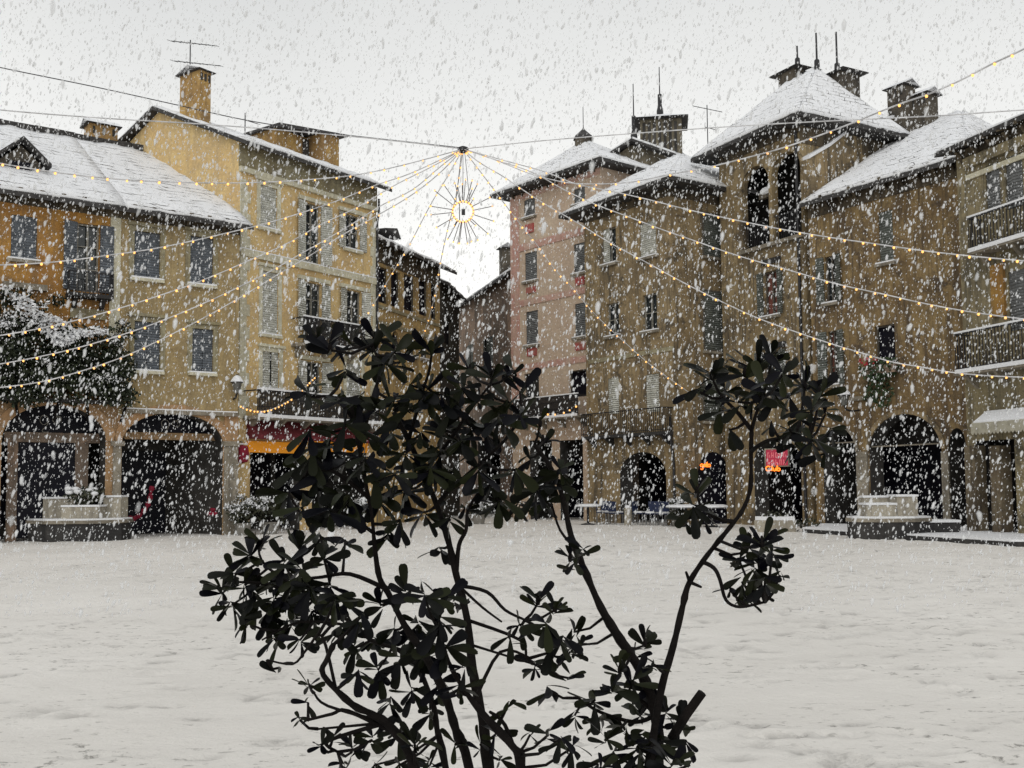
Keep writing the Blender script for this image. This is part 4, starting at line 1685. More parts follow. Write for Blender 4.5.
rr = random.Random(12)
mass = []
for _ in range(150):
    px, py = rr.uniform(-60, 128), rr.uniform(322, 396)
    top = 300 if px < 25 else (318 if px < 95 else 322)
    if py < top + (8 if px > 60 else 0):
        continue
    mass.append((px, py, 1))
for px, py in ((-20, 300), (0, 302), (12, 298), (20, 312), (8, 318), (30, 322), (45, 320), (18, 296), (60, 298), (122, 326), (128, 332), (28, 300), (118, 340), (125, 372), (128, 392), (40, 308), (3, 292)):
    mass.append((px, py, .55))
for i, (px, py, k) in enumerate(mass):
    u, z = cr_uv(px, py)
    leaf_blob(lb, (u, rr.uniform(-.1, .35), z), (.45 * k, .3, .4 * k), int(130 * k), .15, seed=100 + i, droop=.6)
    if rr.random() < (.55 if py < 335 and px < 60 else .1):
        leaf_blob(lsn, (u, -.2 + rr.uniform(-.1, .1), z + .18 * k), (.36 * k, .22, .12), int(40 * k), .11, seed=300 + i)
for px, py in ((18, 300), (22, 308), (30, 314), (36, 322), (44, 330), (52, 336), (58, 343), (64, 340), (72, 335), (84, 334), (96, 332), (50, 320), (60, 326)):
    u, z = cr_uv(px, py)
    leaf_blob(lsn, (u, -.32, z), (.3, .15, .12), 70, .13, seed=px * 7 + py)
lb.build('foliage', M['ivy'], cr)
lsn.build('snow', M['snow'], cr)
st = MB()
for k in range(9):
    a = -4 + k * 1.0
    st.tube([(a, .3, -.2), (a + rr.uniform(-.3, .3), .25, .8), (a + rr.uniform(-.5, .5), .3, 1.6), (a + rr.uniform(-.8, .8), .3, 2.4)], [.05, .04, .03, .015], 5)
st.build('stem', M['bark'], cr)
# planter boxes that carry it
pl = MB().box(-4.6, 4.0, .1, .58, .36, .46)
pl.build('balcony_floor', M['dark_stone'], cr)

# ------------------------------------------------------------------ snowy bushes in pots by the yellow house
def bush(label, px, Y, wpx, hpx, seed, green='bushleaf', group='snowy potted bushes along the facades'):
    s = Y / F_PX
    x = gp(px, Y)[0]
    r = empty('potted_bush', label, 'bush', (x, Y, 0), 0, group)
    W, H_ = wpx * s, hpx * s
    MB().lathe((0, 0, -.15), [(W * .2, 0), (W * .3, .5), (W * .32, .55), (W * .28, .56)], 12).build('pot', M['pot'], r)
    q = random.Random(seed)
    st = MB()
    lb, sn = MB(), MB()
    for k in range(16):
        a = q.uniform(0, 6.28)
        d = q.uniform(.1, .5) * W
        tip = Vector((d * math.cos(a), d * .8 * math.sin(a), q.uniform(.55, 1.0) * H_))
        st.tube([(0, 0, .35), tip * .5 + Vector((0, 0, .1)), tip], [.03, .02, .008], 5)
        leaf_blob(lb, tip, (W * .16, W * .16, H_ * .13), 60, .11, seed=seed * 50 + k, droop=.3)
        leaf_blob(lb, tip * .75, (W * .15, W * .15, H_ * .13), 40, .11, seed=seed * 50 + k + 20, droop=.3)
        leaf_blob(sn, tip + Vector((0, -.03, H_ * .07)), (W * .14, W * .14, H_ * .05), 40, .1, seed=seed * 50 + k + 40)
    st.build('stem', M['bark'], r)
    lb.build('foliage', M[green], r)
    sn.build('snow', M['snow'], r)
    return r


bush('snow laden potted bush beside the pillar below the red oval sign', 243, 35.4, 28, 36, 1)
bush('bushy snow covered plant in front of the amber shop front', 270, 36.2, 34, 38, 2)
bush('snowy potted bush glimpsed through the shrub before the yellow house', 358, 39.5, 26, 28, 3)
bush('small snowy potted bush glimpsed through the shrub by the street mouth', 478, 43.5, 26, 22, 4)
bush('small snowy potted bush between the tan house arch and its cafe table', 676, 39.6, 16, 26, 5)

# ------------------------------------------------------------------ cafe tables, chairs, bollard, trough planter
def table(label, px, Y, wide):
    x = gp(px, Y)[0]
    r = empty('cafe_table', label, 'table', (x, Y, 0), 0, 'snow topped cafe tables')
    MB().lathe((0, 0, .7), [(wide, 0), (wide, .03)], 14).build('table_top', M['steel'], r)
    MB().lathe((0, 0, .732), [(wide, 0), (wide * .96, .06), (wide * .7, .09)], 14).build('snow', M['snow'], r)
    MB().lathe((0, 0, -.15), [(.28, 0), (.28, .18), (.05, .22), (.05, .84)], 10).build('pedestal', M['iron'], r)
    return r


table('snow topped cafe table at the right of the tan house arch', 686, 39.2, .75)
table('snow topped cafe table before the tan house doorway', 712, 38.6, .6)
table('snow topped cafe table glimpsed between the shrub stems', 588, 42.0, .5)


def cafe_chair():
    r = empty('cafe_chair', 'blue cafe chair dusted with snow', 'chair', (0, 0, 0), 0, 'blue cafe chairs before the tan house arch')
    MB().box(-.22, .22, -.22, .22, .43, .47).build('seat', M['blue_chair'], r)
    MB().box(-.22, .22, .19, .23, .52, .92).build('backrest', M['blue_chair'], r)
    MB().box(-.2, .2, -.2, .18, .472, .53).build('snow', M['snow'], r)
    for a in (-.19, .19):
        MB().tube([(a, -.19, -.1), (a, -.19, .43)], .016, 5).build('leg', M['steel'], r)
        MB().tube([(a, .21, -.1), (a, .21, .92)], .016, 5).build('leg', M['steel'], r)
    return r


ch0 = cafe_chair()
spots = [(608, 42.6, .3), (616, 41.8, 2.2), (640, 41.4, 1.0), (652, 40.8, -.5), (661, 40.6, 2.8), (669, 40.1, .2), (602, 43.2, 1.4)]
names = ['blue cafe chair furthest left before the tan house, turned sideways', 'blue cafe chair left of the grey bollard, facing the square', 'blue cafe chair just right of the grey bollard', 'blue cafe chair in the middle of the tan house arch', 'blue cafe chair near the right jamb of the tan house arch', 'blue cafe chair beside the small potted bush', 'blue cafe chair next to the snowy table seen between stems']
for i, ((px, Y, a), lbl) in enumerate(zip(spots, names)):
    o = ch0 if i == 0 else copy_tree(ch0)
    o.location = (gp(px, Y)[0], Y, 0)
    o.rotation_euler = (0, 0, a)
    o['label'] = lbl
x = gp(628, 41.0)[0]
bo = empty('bollard', 'pale grey stone bollard in front of the tan house arch', 'bollard', (x, 41.0, 0))
MB().lathe((0, 0, -.2), [(.16, 0), (.14, .75), (.16, .78), (.12, .88)], 10).build('post', M['block'], bo)
MB().lathe((0, 0, .68), [(.13, 0), (.1, .06), (.03, .1)], 10).build('snow', M['snow'], bo)
x = gp(775, 34.5)[0]
tp = empty('trough_planter', 'low pale stone planter with snow, before the tower house', 'planter', (x, 34.5, 0), hK.ang * .3)
MB().box(-.65, .65, -.22, .22, -.15, .38).build('box', M['block'], tp)
MB().box(-.62, .62, -.2, .2, .382, .5).build('snow', M['snow'], tp)
lb = MB()
leaf_blob(lb, (1.0, .1, .25), (.5, .25, .2), 120, .12, seed=77)
leaf_blob(lb, (0, 0, .55), (.5, .18, .12), 90, .1, seed=78)
lb.build('plant', M['bushleaf'], tp)

# ------------------------------------------------------------------ cables, hub, light strings
HUB_Y = 30.0
hub = at(463, 149, HUB_Y)


def px_path(pts, Ya, Yb, sub=4):
    """pixel polyline -> smooth 3D curve; inverse distance runs evenly along it"""
    P = np.array(pts, float)
    d = np.r_[0, np.cumsum(np.hypot(*np.diff(P, axis=0).T))]
    n = max(12, int(d[-1] / 9))
    t = np.linspace(0, d[-1], n)
    # smooth interpolation (Catmull-like through cubic hermite)
    sl = np.gradient(P, d, axis=0) if len(P) > 2 else np.repeat((np.diff(P, axis=0) / d[-1]), 2, 0)
    k = np.clip(np.searchsorted(d, t, 'right') - 1, 0, len(d) - 2)
    hh = d[k + 1] - d[k]
    s = (t - d[k]) / hh
    h00, h10, h01, h11 = 2 * s**3 - 3 * s**2 + 1, s**3 - 2 * s**2 + s, -2 * s**3 + 3 * s**2, s**3 - s**2
    Q = h00[:, None] * P[k] + (h10 * hh)[:, None] * sl[k] + h01[:, None] * P[k + 1] + (h11 * hh)[:, None] * sl[k + 1]
    iv = 1 / Ya + (1 / Yb - 1 / Ya) * t / d[-1]
    return [at(a, b, 1 / i) for (a, b), i in zip(Q, iv)], d[-1]


bulb_mesh = None


def light_string(label, pts, Ya, Yb, step_px, br=.028, wire='cable', wr=.015, group='strings of warm lights over the square', jitter=True):
    global bulb_mesh
    path, ln = px_path(pts, Ya, Yb)
    r = empty('light_string', label, 'light string', path[0], 0, group)
    loc = [p - path[0] for p in path]
    MB().tube(loc, wr, 5).build('wire', M[wire], r)
    n = max(2, int(ln / step_px))
    n = min(n, 99)
    for k in range(n):
        t = (k + .5 + (random.uniform(-.18, .18) if jitter else 0)) / n * (len(loc) - 1)
        i = min(int(t), len(loc) - 2)
        p = loc[i].lerp(loc[i + 1], t - i)
        if bulb_mesh is None:
            m = MB()
            m.ball((0, 0, 0), 1, 1, 1.1, 8, 6)
            m.cur = 1
            m.lathe((0, 0, .9), [(.55, 0), (.55, .5)], 6)
            b0 = m.build('bulb', [M['bulb'], M['socket']], r, True)
            bulb_mesh = b0.data
            o = b0
        else:
            o = bpy.data.objects.new('bulb', bulb_mesh)
            COL.objects.link(o)
            o.parent = r
        o.location = p + Vector((0, 0, -br * .9))
        q = br * random.uniform(.85, 1.12)
        o.scale = (q, q, q)
    return r


H0 = (463, 149)
strings = [
    ('highest light string of those running left, level with the beige roof ridge', [H0, (430, 158), (395, 167), (355, 175), (310, 179.5), (222, 183), (170, 182), (130, 180), (85, 176), (47, 171), (4, 164), (-40, 155)], 30, 20, 17),
    ('light string running left past the upper shutters of the beige house', [H0, (440, 160), (405, 175.5), (376, 185), (342, 199), (307, 211), (260, 225), (231, 232), (192, 241), (152, 249), (110, 255), (64, 261), (15, 264.5), (-40, 265)], 30, 22, 15),
    ('light string dipping left past the balcony of the orange house', [H0, (435, 165), (397, 184), (356, 208), (320, 225), (290, 242), (250, 260), (225, 271), (190, 285), (155, 297), (117, 309), (69, 322), (32, 330), (0, 335.5), (-40, 342)], 30, 23, 14),
    ('light string dipping left across the middle of the dark creeper', [H0, (440, 167), (412, 190), (382, 205), (357, 221), (327, 239), (297, 256), (269, 272), (249, 282), (220, 296), (175, 315.5), (145, 327), (102, 341), (45, 355.5), (0, 364), (-40, 370)], 30, 24, 14),
    ('lowest light string of those running left, along the foot of the creeper', [H0, (443, 170), (416, 192), (378, 215), (344, 234), (306, 258), (282, 272), (246, 294), (211, 314), (160, 340), (129, 354.5), (85, 370), (40, 382), (0, 387.5), (-40, 391)], 30, 25, 14),
    ('light string dropping from the hub to the left in front of the ochre loggia house', [H0, (446, 179), (435, 197), (407, 249), (396, 267), (386, 284), (370, 310), (352, 338)], 30, 37, 11),
    ('light string dropping almost straight down from the hub left of the star', [H0, (455, 200), (447, 232), (440, 265), (436, 290), (429, 318), (420, 345)], 30, 42, 11),
    ('steep light string from the hub across the pink house', [H0, (492, 187), (520, 224), (537, 245), (557, 272), (569, 284), (590, 309), (610, 329), (630, 347), (647, 362), (680, 386), (694, 396)], 30, 37, 9),
    ('light string from the hub down across the tower house to the lower iron balcony', [H0, (476, 160), (504, 177), (535, 198), (581, 225), (612, 244), (642, 260), (687, 284.5), (716, 299), (760, 319), (805, 335), (835, 345), (865, 354), (892, 362), (921, 367), (949, 372), (977, 375), (1015, 377), (1060, 378)], 30, 24.5, 15),
    ('light string from the hub running right between the two iron balconies', [H0, (490, 158), (540, 176), (559, 187), (592, 203), (629, 217), (666, 231), (685, 237.5), (742, 257), (785, 269), (837, 284), (887, 295), (922, 303), (971, 312), (1011, 317.5), (1060, 323)], 30, 23.5, 15),
    ('light string from the hub running right below the tower loggia', [H0, (506, 161), (551, 174), (570, 182), (615, 192), (650, 200), (685, 209), (740, 221), (780, 229), (827, 237), (876, 244), (925, 251), (970, 256), (1013, 260), (1060, 263)], 30, 22, 16),
]
for lbl, pts, ya, yb, st_ in strings:
    light_string(lbl, pts, ya, yb, st_)
light_string('nearest light string with large glowing bulbs, climbing to the upper right corner', [H0, (490, 158), (541, 177), (570, 183), (601, 184), (632, 182), (667, 175), (710, 167), (742, 159), (776, 150), (815, 137), (850, 124), (872, 115), (900, 104), (929, 94), (959, 81), (992, 64), (1024, 49), (1070, 22)], 30, 11.5, 24, .019, wr=.012)
# garland on the lower balcony of the yellow house
light_string('short garland of small lights swagged from the lantern to the lower left balcony', [(239, 405), (247, 409), (256, 411), (265, 411), (275, 408), (285, 403), (297, 395), (308, 384), (316, 376)], 35.2, 37.2, 3.6, .03, wr=.01)
light_string('loose string of small lights on the balcony of the pink house', [(538, 412), (553, 414), (560, 413), (567, 411), (575, 406), (580, 405)], 46, 45, 7, .04, 'dark_cable', .01)


def cable(label, pts, Ya, Yb, r=.012, mat='dark_cable'):
    path, _ = px_path(pts, Ya, Yb)
    o = MB().tube([p - path[0] for p in path], r, 5).build('cable', M[mat], None, loc=path[0])
    tag(o, label, 'cable', 'overhead cables')
    return o


cable('upper thin overhead cable sloping from the left edge to the hub', [(-30, 61), (0, 67.5), (100, 88), (177, 105), (245, 120), (330, 133), (400, 141), (463, 148)], 25, 30, .014)
cable('lower overhead cable from the left edge past the brick chimney to the hub', [(-30, 107), (0, 110), (100, 118), (200, 124), (330, 134.5), (400, 141.5), (463, 149)], 22, 30, .016, 'cable')
cable('overhead cable running right from the hub past the tower roof', [(463, 149), (540, 141), (640, 133), (740, 126), (850, 120), (935, 116), (1024, 110), (1060, 108)], 30, 20, .015, 'cable')

# hub ring and the star
st0 = at(463, 212, HUB_Y)
star = empty('star_ornament', 'hanging star of radiating rods with a bulb ring, below the cable hub', 'light ornament', st0)
s = HUB_Y / F_PX
up = hub - st0
m = MB()
m.lathe((up.x, up.y, up.z), [(.05, -.12), (.16, -.06), (.16, .03), (.05, .08)], 10)
m.build('hub', M['iron'], star)
m = MB()
for dx in (-.2, 0, .2):
    m.tube([(up.x + dx * .2, up.y, up.z), (dx, 0, 11 * s)], .008, 4)
m.build('rope', M['dark_cable'], star)
ring = MB()
ring.tube([(10.5 * s * math.cos(a), 0, 10.5 * s * math.sin(a)) for a in np.linspace(0, 2 * math.pi, 25)], .018, 6, False)
ring.build('ring', M['rod'], star)
MB().box(-.04, .06, -.05, .05, -.08, .08).tube([(-.1, 0, 10 * s), (-.1, 0, -10 * s)], .012, 5).build('junction_box', M['iron'], star)
tips = [(-19, -28), (-28, -20), (-33, -8), (-33, 1), (-27, 16), (-16, 27), (-10, 31), (-5.5, 31), (-3.5, 34), (4, 31), (8.5, 32), (15, 30), (25, 21), (13, 16), (31, 8), (30, -4.5), (27, -16.5), (15, -27), (9.5, -32), (9.5, -24), (2.5, -35), (-8.5, -32), (-1, -31), (-5, -25), (11, -12), (-9, 13)]
for i, (dx, dy) in enumerate(tips):
    dep = random.uniform(-.25, .25)
    l = math.hypot(dx, dy)
    a = Vector((dx / l * 10.5 * s, 0, -dy / l * 10.5 * s))
    b = Vector((dx * s, dep, -dy * s))
    rd = MB().tube([a, b], .012, 5).build('rod', M['rod'], star)
    o = bpy.data.objects.new('bulb', bulb_mesh)
    COL.objects.link(o)
    o.parent = rd
    o.location = b
    o.scale = (.024,) * 3
for k in range(20):
    a = 2 * math.pi * k / 20
    o = bpy.data.objects.new('bulb', bulb_mesh)
    COL.objects.link(o)
    o.parent = star
    o.location = (10.5 * s * math.cos(a), -.03, 10.5 * s * math.sin(a))
    o.scale = (.032,) * 3

# ------------------------------------------------------------------ foreground shrub
SH_Y = 2.5
base_p = at(535, 1150, SH_Y)
shrub = empty('evergreen_shrub', 'dark leafy evergreen shrub filling the foreground of the snowy square', 'shrub', (base_p.x, SH_Y, 0))
BO = Vector((base_p.x, SH_Y, 0))


def sp(px, py, dy=0):
    return at(px, py, SH_Y + dy) - BO


# main stems: pixel path from the ground up, half-width in px, depth offsets
stems = {
    'a': ([(515, 1150), (505, 900), (488, 768), (483, 722), (472, 670), (467, 620), (457, 575), (447, 537), (437, 505), (424, 472), (408, 440), (395, 412)], 6.5, 2.6, (.0, .0)),
    'b': ([(512, 1150), (490, 900), (468, 768), (455, 730), (443, 693), (425, 655), (404, 625), (388, 593), (379, 578), (376, 550), (372, 515), (366, 480), (358, 440), (352, 405)], 6.0, 1.8, (.1, -.2)),
    'c': ([(525, 1150), (528, 900), (520, 768), (514, 749), (481, 711), (458, 681), (446, 655), (436, 625)], 6.5, 2.0, (-.05, -.25)),
    'd': ([(560, 1150), (600, 900), (652, 768), (655, 715), (642, 672), (620, 640), (600, 607), (582, 565), (572, 535), (565, 505), (558, 482), (548, 462), (535, 445)], 7, 2.5, (0, .15)),
    'e': ([(575, 1150), (620, 900), (648, 768), (655, 730), (663, 684), (674, 645), (684, 605), (690, 582), (707, 555), (730, 527), (744, 509), (750, 487), (752, 452), (751, 430)], 5, 2.0, (-.08, -.05)),
    'f': ([(508, 1150), (470, 900), (445, 765), (437, 729), (434, 704), (420, 672), (400, 650), (371, 640), (335, 610), (300, 590)], 4.5, 2.0, (.15, .3)),
    'g': ([(500, 1150), (455, 900), (415, 768), (392, 728), (371, 714), (351, 704), (324, 675), (328, 659), (334, 645)], 5, 2.5, (-.1, -.3)),
}
side = {   # thinner boughs: start stem, path, half width
    'e': [([(752, 452), (758, 446), (770, 440), (790, 438), (808, 441)], 1.8), ([(751, 430), (738, 413), (724, 399)], 2.0), ([(751, 430), (756, 414), (762, 398)], 1.7),
          ([(703, 564), (714, 568), (720, 580), (726, 600), (740, 607), (765, 602)], 1.8), ([(730, 527), (716, 518), (702, 508)], 2), ([(690, 582), (686, 572)], 1.6), ([(690, 583), (701, 587)], 1.6)],
    'd': [([(572, 545), (560, 530), (552, 505)], 1.4), ([(655, 715), (640, 700), (612, 690)], 2.2), ([(655, 720), (635, 722), (600, 712), (578, 698)], 2)],
    'a': [([(466, 586), (487, 592), (505, 610), (525, 620)], 1.7), ([(466, 589), (482, 607), (502, 622)], 1.3), ([(457, 575), (459, 545), (466, 530), (468, 510), (480, 490)], 2), ([(437, 505), (450, 490), (475, 468), (505, 440), (522, 415)], 2),
          ([(408, 440), (420, 400), (428, 375)], 1.8), ([(424, 472), (450, 440), (470, 410), (490, 385)], 1.7), ([(525, 640), (536, 665)], 1.2), ([(505, 612), (520, 640), (528, 660), (550, 670)], 1.5)],
    'b': [([(379, 578), (350, 574), (322, 577), (295, 580)], 2), ([(352, 405), (335, 398), (315, 397)], 1.6), ([(366, 480), (330, 470), (300, 478)], 1.8), ([(358, 440), (372, 400), (380, 370), (372, 345)], 1.7),
          ([(372, 515), (340, 512), (310, 518)], 1.6)],
    'g': [([(371, 714), (348, 711), (332, 714), (308, 720)], 1.8), ([(348, 708), (328, 706), (314, 693)], 1.4), ([(334, 645), (322, 636), (307, 649), (293, 664), (267, 660)], 1.3), ([(334, 718), (328, 741), (338, 752)], 1.8), ([(344, 715), (318, 729)], 1.3)],
    'f': [([(300, 590), (270, 585), (240, 582)], 2), ([(335, 610), (300, 622), (262, 640)], 1.4), ([(300, 590), (268, 568), (258, 545)], 1.6)],
    'c': [([(472, 655), (500, 652), (530, 658)], 1.6), ([(514, 749), (505, 725), (490, 712)], 2)],
}
nodes = {}
stem_obj = {}
for key, (pts, r0, r1, (d0, d1)) in stems.items():
    n = len(pts)
    P, Rr = [], []
    for i, (a, b) in enumerate(pts):
        t = i / (n - 1)
        jx = random.uniform(-1.2, 1.2)
        P.append(sp(a + jx, b, d0 + (d1 - d0) * t))
        Rr.append((r0 + (r1 - r0) * min(1, t * 1.3)) * SH_Y / F_PX)
    # smooth subdivide
    Q, RQ = [], []
    for i in range(n - 1):
        p0, p1, p2, p3 = P[max(i - 1, 0)], P[i], P[i + 1], P[min(i + 2, n - 1)]
        for k in range(4):
            t = k / 4
            q_ = .5 * ((2 * p1) + (p2 - p0) * t + (2 * p0 - 5 * p1 + 4 * p2 - p3) * t * t + (3 * p1 - p0 - 3 * p2 + p3) * t**3)
            Q.append(q_)
            RQ.append((Rr[i] * (1 - t) + Rr[i + 1] * t) * random.choice([.86, .95, 1.0, 1.06, 1.2]))
    Q.append(P[-1])
    RQ.append(Rr[-1])
    m = MB().tube(Q, RQ, 9)
    nodes[key] = [q_ for q_ in Q if (q_ + BO).z > .95]
    for path, hw in side.get(key, []):
        dd = None
        q0 = min(Q, key=lambda v: (v - sp(*path[0])).length)
        dep = (q0 + BO).y - SH_Y
        SP = [q0]
        for j, (a, b) in enumerate(path[1:]):
            dep += random.uniform(-.07, .07)
            SP.append(sp(a, b, dep))
        W, RW = [], []
        for i in range(len(SP) - 1):
            p0, p1, p2, p3 = SP[max(i - 1, 0)], SP[i], SP[i + 1], SP[min(i + 2, len(SP) - 1)]
            for k in range(4):
                t = k / 4
                W.append(.5 * ((2 * p1) + (p2 - p0) * t + (2 * p0 - 5 * p1 + 4 * p2 - p3) * t * t + (3 * p1 - p0 - 3 * p2 + p3) * t**3))
        W.append(SP[-1])
        RW = [hw * SH_Y / F_PX * (1.25 - .6 * i / len(W)) for i in range(len(W))]
        m.tube(W, RW, 7)
        nodes[key] += W[2:]
    if key == 'e':
        m.tube([sp(672, 738, -.05), sp(686, 715, -.08), sp(702, 693, -.1)], [.012, .0115, .011], 8)
    stem_obj[key] = (m, None)


def leaf(mb, o, d, up_, L_, wid, curl, fold, k=7):
    """obovate leathery leaf with a channelled midrib, drooping by curl"""
    d = d.normalized()
    s_ = d.cross(up_)
    if s_.length < 1e-4:
        s_ = d.orthogonal()
    s_.normalize()
    nrm = s_.cross(d).normalized()
    vs_, fs = [], []
    p = o.copy()
    prof = [.12, .22, .55, .82, .98, 1.0, .86, .42]
    tt = [0, .1, .3, .5, .68, .82, .93, 1.0]
    for i in range(k + 1):
        w_ = wid * prof[i] / 2
        lift = nrm * (w_ * fold)
        vs_ += [p - s_ * w_ + lift, p.copy(), p + s_ * w_ + lift]
        rot = Matrix.Rotation(-curl / k, 3, s_)
        d = rot @ d
        nrm = rot @ nrm
        p = p + d * L_ * ((tt[i + 1] - tt[i]) if i < k else 0)
    for i in range(k):
        a = i * 3
        fs += [(a, a + 1, a + 4, a + 3), (a + 1, a + 2, a + 5, a + 4)]
    mb.add(vs_, fs)


fol = {k: MB() for k in stems}
# (px, py, leaf length px, number, mode, crowding): u = rising whorl, s = spread, d = hanging
CL = """
308 393 36 7 s|345 372 36 9 s|330 350 34 7 u|318 340 36 8 u|352 345 40 9 s|376 340 36 9 s|372 352 34 8 s|395 352 38 9 s|360 396 34 8 d|385 365 34 8 d|
432 352 34 9 u|400 362 36 9 s|410 385 36 8 d|440 395 36 8 d|462 388 32 8 s|470 372 30 6 u|492 378 36 9 u|512 372 34 8 s|520 392 38 8 s|505 402 38 8 d|478 400 36 9 s|
345 425 36 9 d|330 440 38 9 d|312 452 36 9 d|298 470 38 9 d|288 492 38 9 d|318 480 38 10 d|345 462 40 10 d|368 440 38 10 s|390 430 40 10 d|405 452 40 10 d|378 470 40 11 d|
420 435 38 10 d|445 430 38 10 s|462 442 38 10 d|485 432 36 9 s|500 420 38 9 d|520 418 34 8 s|540 425 30 6 u|430 470 40 11 d|455 470 38 10 d|478 470 38 9 d|350 498 40 11 d|
330 512 36 9 d|302 508 36 8 d|380 500 40 11 d|405 490 38 11 d|400 520 38 10 d|425 512 38 9 d|440 548 30 6 d|388 535 34 8 d|320 535 34 7 d|345 540 32 5 d|
543 442 26 8 u|552 478 40 11 d|535 488 36 9 d|515 470 34 8 d|560 470 34 9 s|530 458 30 7 s|500 500 36 9 d|490 485 34 8 d|520 505 36 8 d|545 500 34 8 d|410 410 36 9 s|375 410 36 9 s|
395 400 36 9 s|425 395 36 9 s|450 410 36 9 s|340 400 34 8 s|355 420 38 9 s|310 430 34 8 d|470 425 36 9 d|440 450 38 10 d|395 475 38 10 d|365 460 38 10 d|335 490 38 10 d|415 470 38 10 d|
466 510 26 7 d|450 520 30 6 d|
262 545 30 7 u|250 558 32 9 s|235 575 34 9 s|222 592 32 9 s|232 605 34 8 d|255 600 36 10 d|270 580 36 11 d|285 565 36 10 s|300 572 36 10 d|310 590 36 10 d|288 598 36 11 d|
268 615 36 10 d|290 622 36 10 d|312 612 36 9 d|245 622 30 6 d|275 640 30 6 d|330 585 32 8 d|300 548 34 7 u|325 560 30 7 s|245 585 34 10 d|275 600 34 10 d|335 600 30 8 d|300 640 28 5 d|
345 605 34 9 d|360 618 34 10 d|380 605 34 9 s|405 595 32 9 s|425 598 34 10 s|445 600 34 9 s|375 640 36 11 d|355 648 34 10 d|395 630 36 11 d|418 625 36 11 d|440 622 36 11 d|455 605 30 8 s|
340 630 30 8 d|400 660 36 11 d|378 670 34 10 d|425 655 36 11 d|445 648 36 10 d|358 672 30 8 d|440 680 34 10 d|412 690 32 9 d|460 690 30 8 d|390 700 28 7 d|465 665 28 7 d|430 710 30 8 d|
325 665 0 0 s|309 684 28 8 s|300 720 18 8 s|278 668 26 3 d|308 703 24 3 d|333 738 26 8 s|322 748 22 5 s|352 752 32 9 s|372 740 32 8 s|398 735 34 9 d|415 745 34 9 s|345 768 32 9 s|375 765 32 10 d|400 765 32 10 d|430 765 32 9 s|
455 745 30 7 s|495 735 28 6 s|508 705 30 6 s|480 745 26 6 s|500 760 28 6 s|530 735 20 4 s|
538 603 34 9 u|555 610 28 7 u|520 625 30 7 d|545 625 34 10 d|562 640 32 10 d|570 652 28 8 s|550 655 32 10 d|535 665 28 8 d|548 690 34 5 d|568 678 28 7 s|580 645 26 6 s|510 640 28 4 d|574 632 28 7 s|
570 560 28 8 u|582 552 26 8 s|575 566 26 6 d|
645 645 30 8 u|635 655 28 8 s|655 665 26 7 s|620 672 28 8 u|632 685 34 9 s|612 690 34 9 s|595 700 36 9 s|650 690 34 9 d|600 720 32 8 d|575 715 32 8 d|560 740 30 7 d|572 748 34 8 d|548 735 28 6 s|
640 715 34 10 s|625 730 34 9 d|665 715 32 8 s|680 725 32 7 s|660 745 34 10 s|685 745 34 7 d|640 750 34 10 d|615 755 30 8 d|670 768 32 9 s|630 775 32 9 s|600 768 26 6 s|650 775 30 9 d|690 765 30 6 d|605 740 30 7 s|645 735 34 10 d|
712 378 34 11 u|700 392 34 8 s|725 390 36 11 s|738 402 34 9 s|720 408 32 7 d|745 375 34 8 u|758 368 38 11 u|772 360 34 9 u|782 375 34 9 s|765 388 34 10 s|752 395 34 8 d|
775 398 34 9 d|790 395 36 11 s|805 388 34 10 u|820 395 34 10 u|812 410 36 11 s|800 420 36 10 d|825 415 32 9 s|830 432 32 7 d|812 440 34 8 d|790 430 34 6 d|772 425 36 3 d|730 430 40 2 d|795 445 36 4 d|825 450 32 4 d|
697 495 32 8 u|693 508 36 7 d|705 515 34 5 d|685 520 36 3 d|
762 545 32 9 u|748 552 34 8 s|772 555 32 9 s|740 562 34 7 s|755 572 32 10 d|765 582 28 8 d|742 582 32 6 d|780 575 28 4 s|730 590 22 4 d|745 596 24 6 d|765 592 22 6 s|758 560 30 9 s
"""
lr = random.Random(21)
cl = []
for tok in CL.replace('\n', '').split('|'):
    t = tok.split()
    if len(t) == 5 and int(t[3]) > 0:
        cl.append((float(t[0]), float(t[1]), float(t[2]), int(t[3]), t[4]))
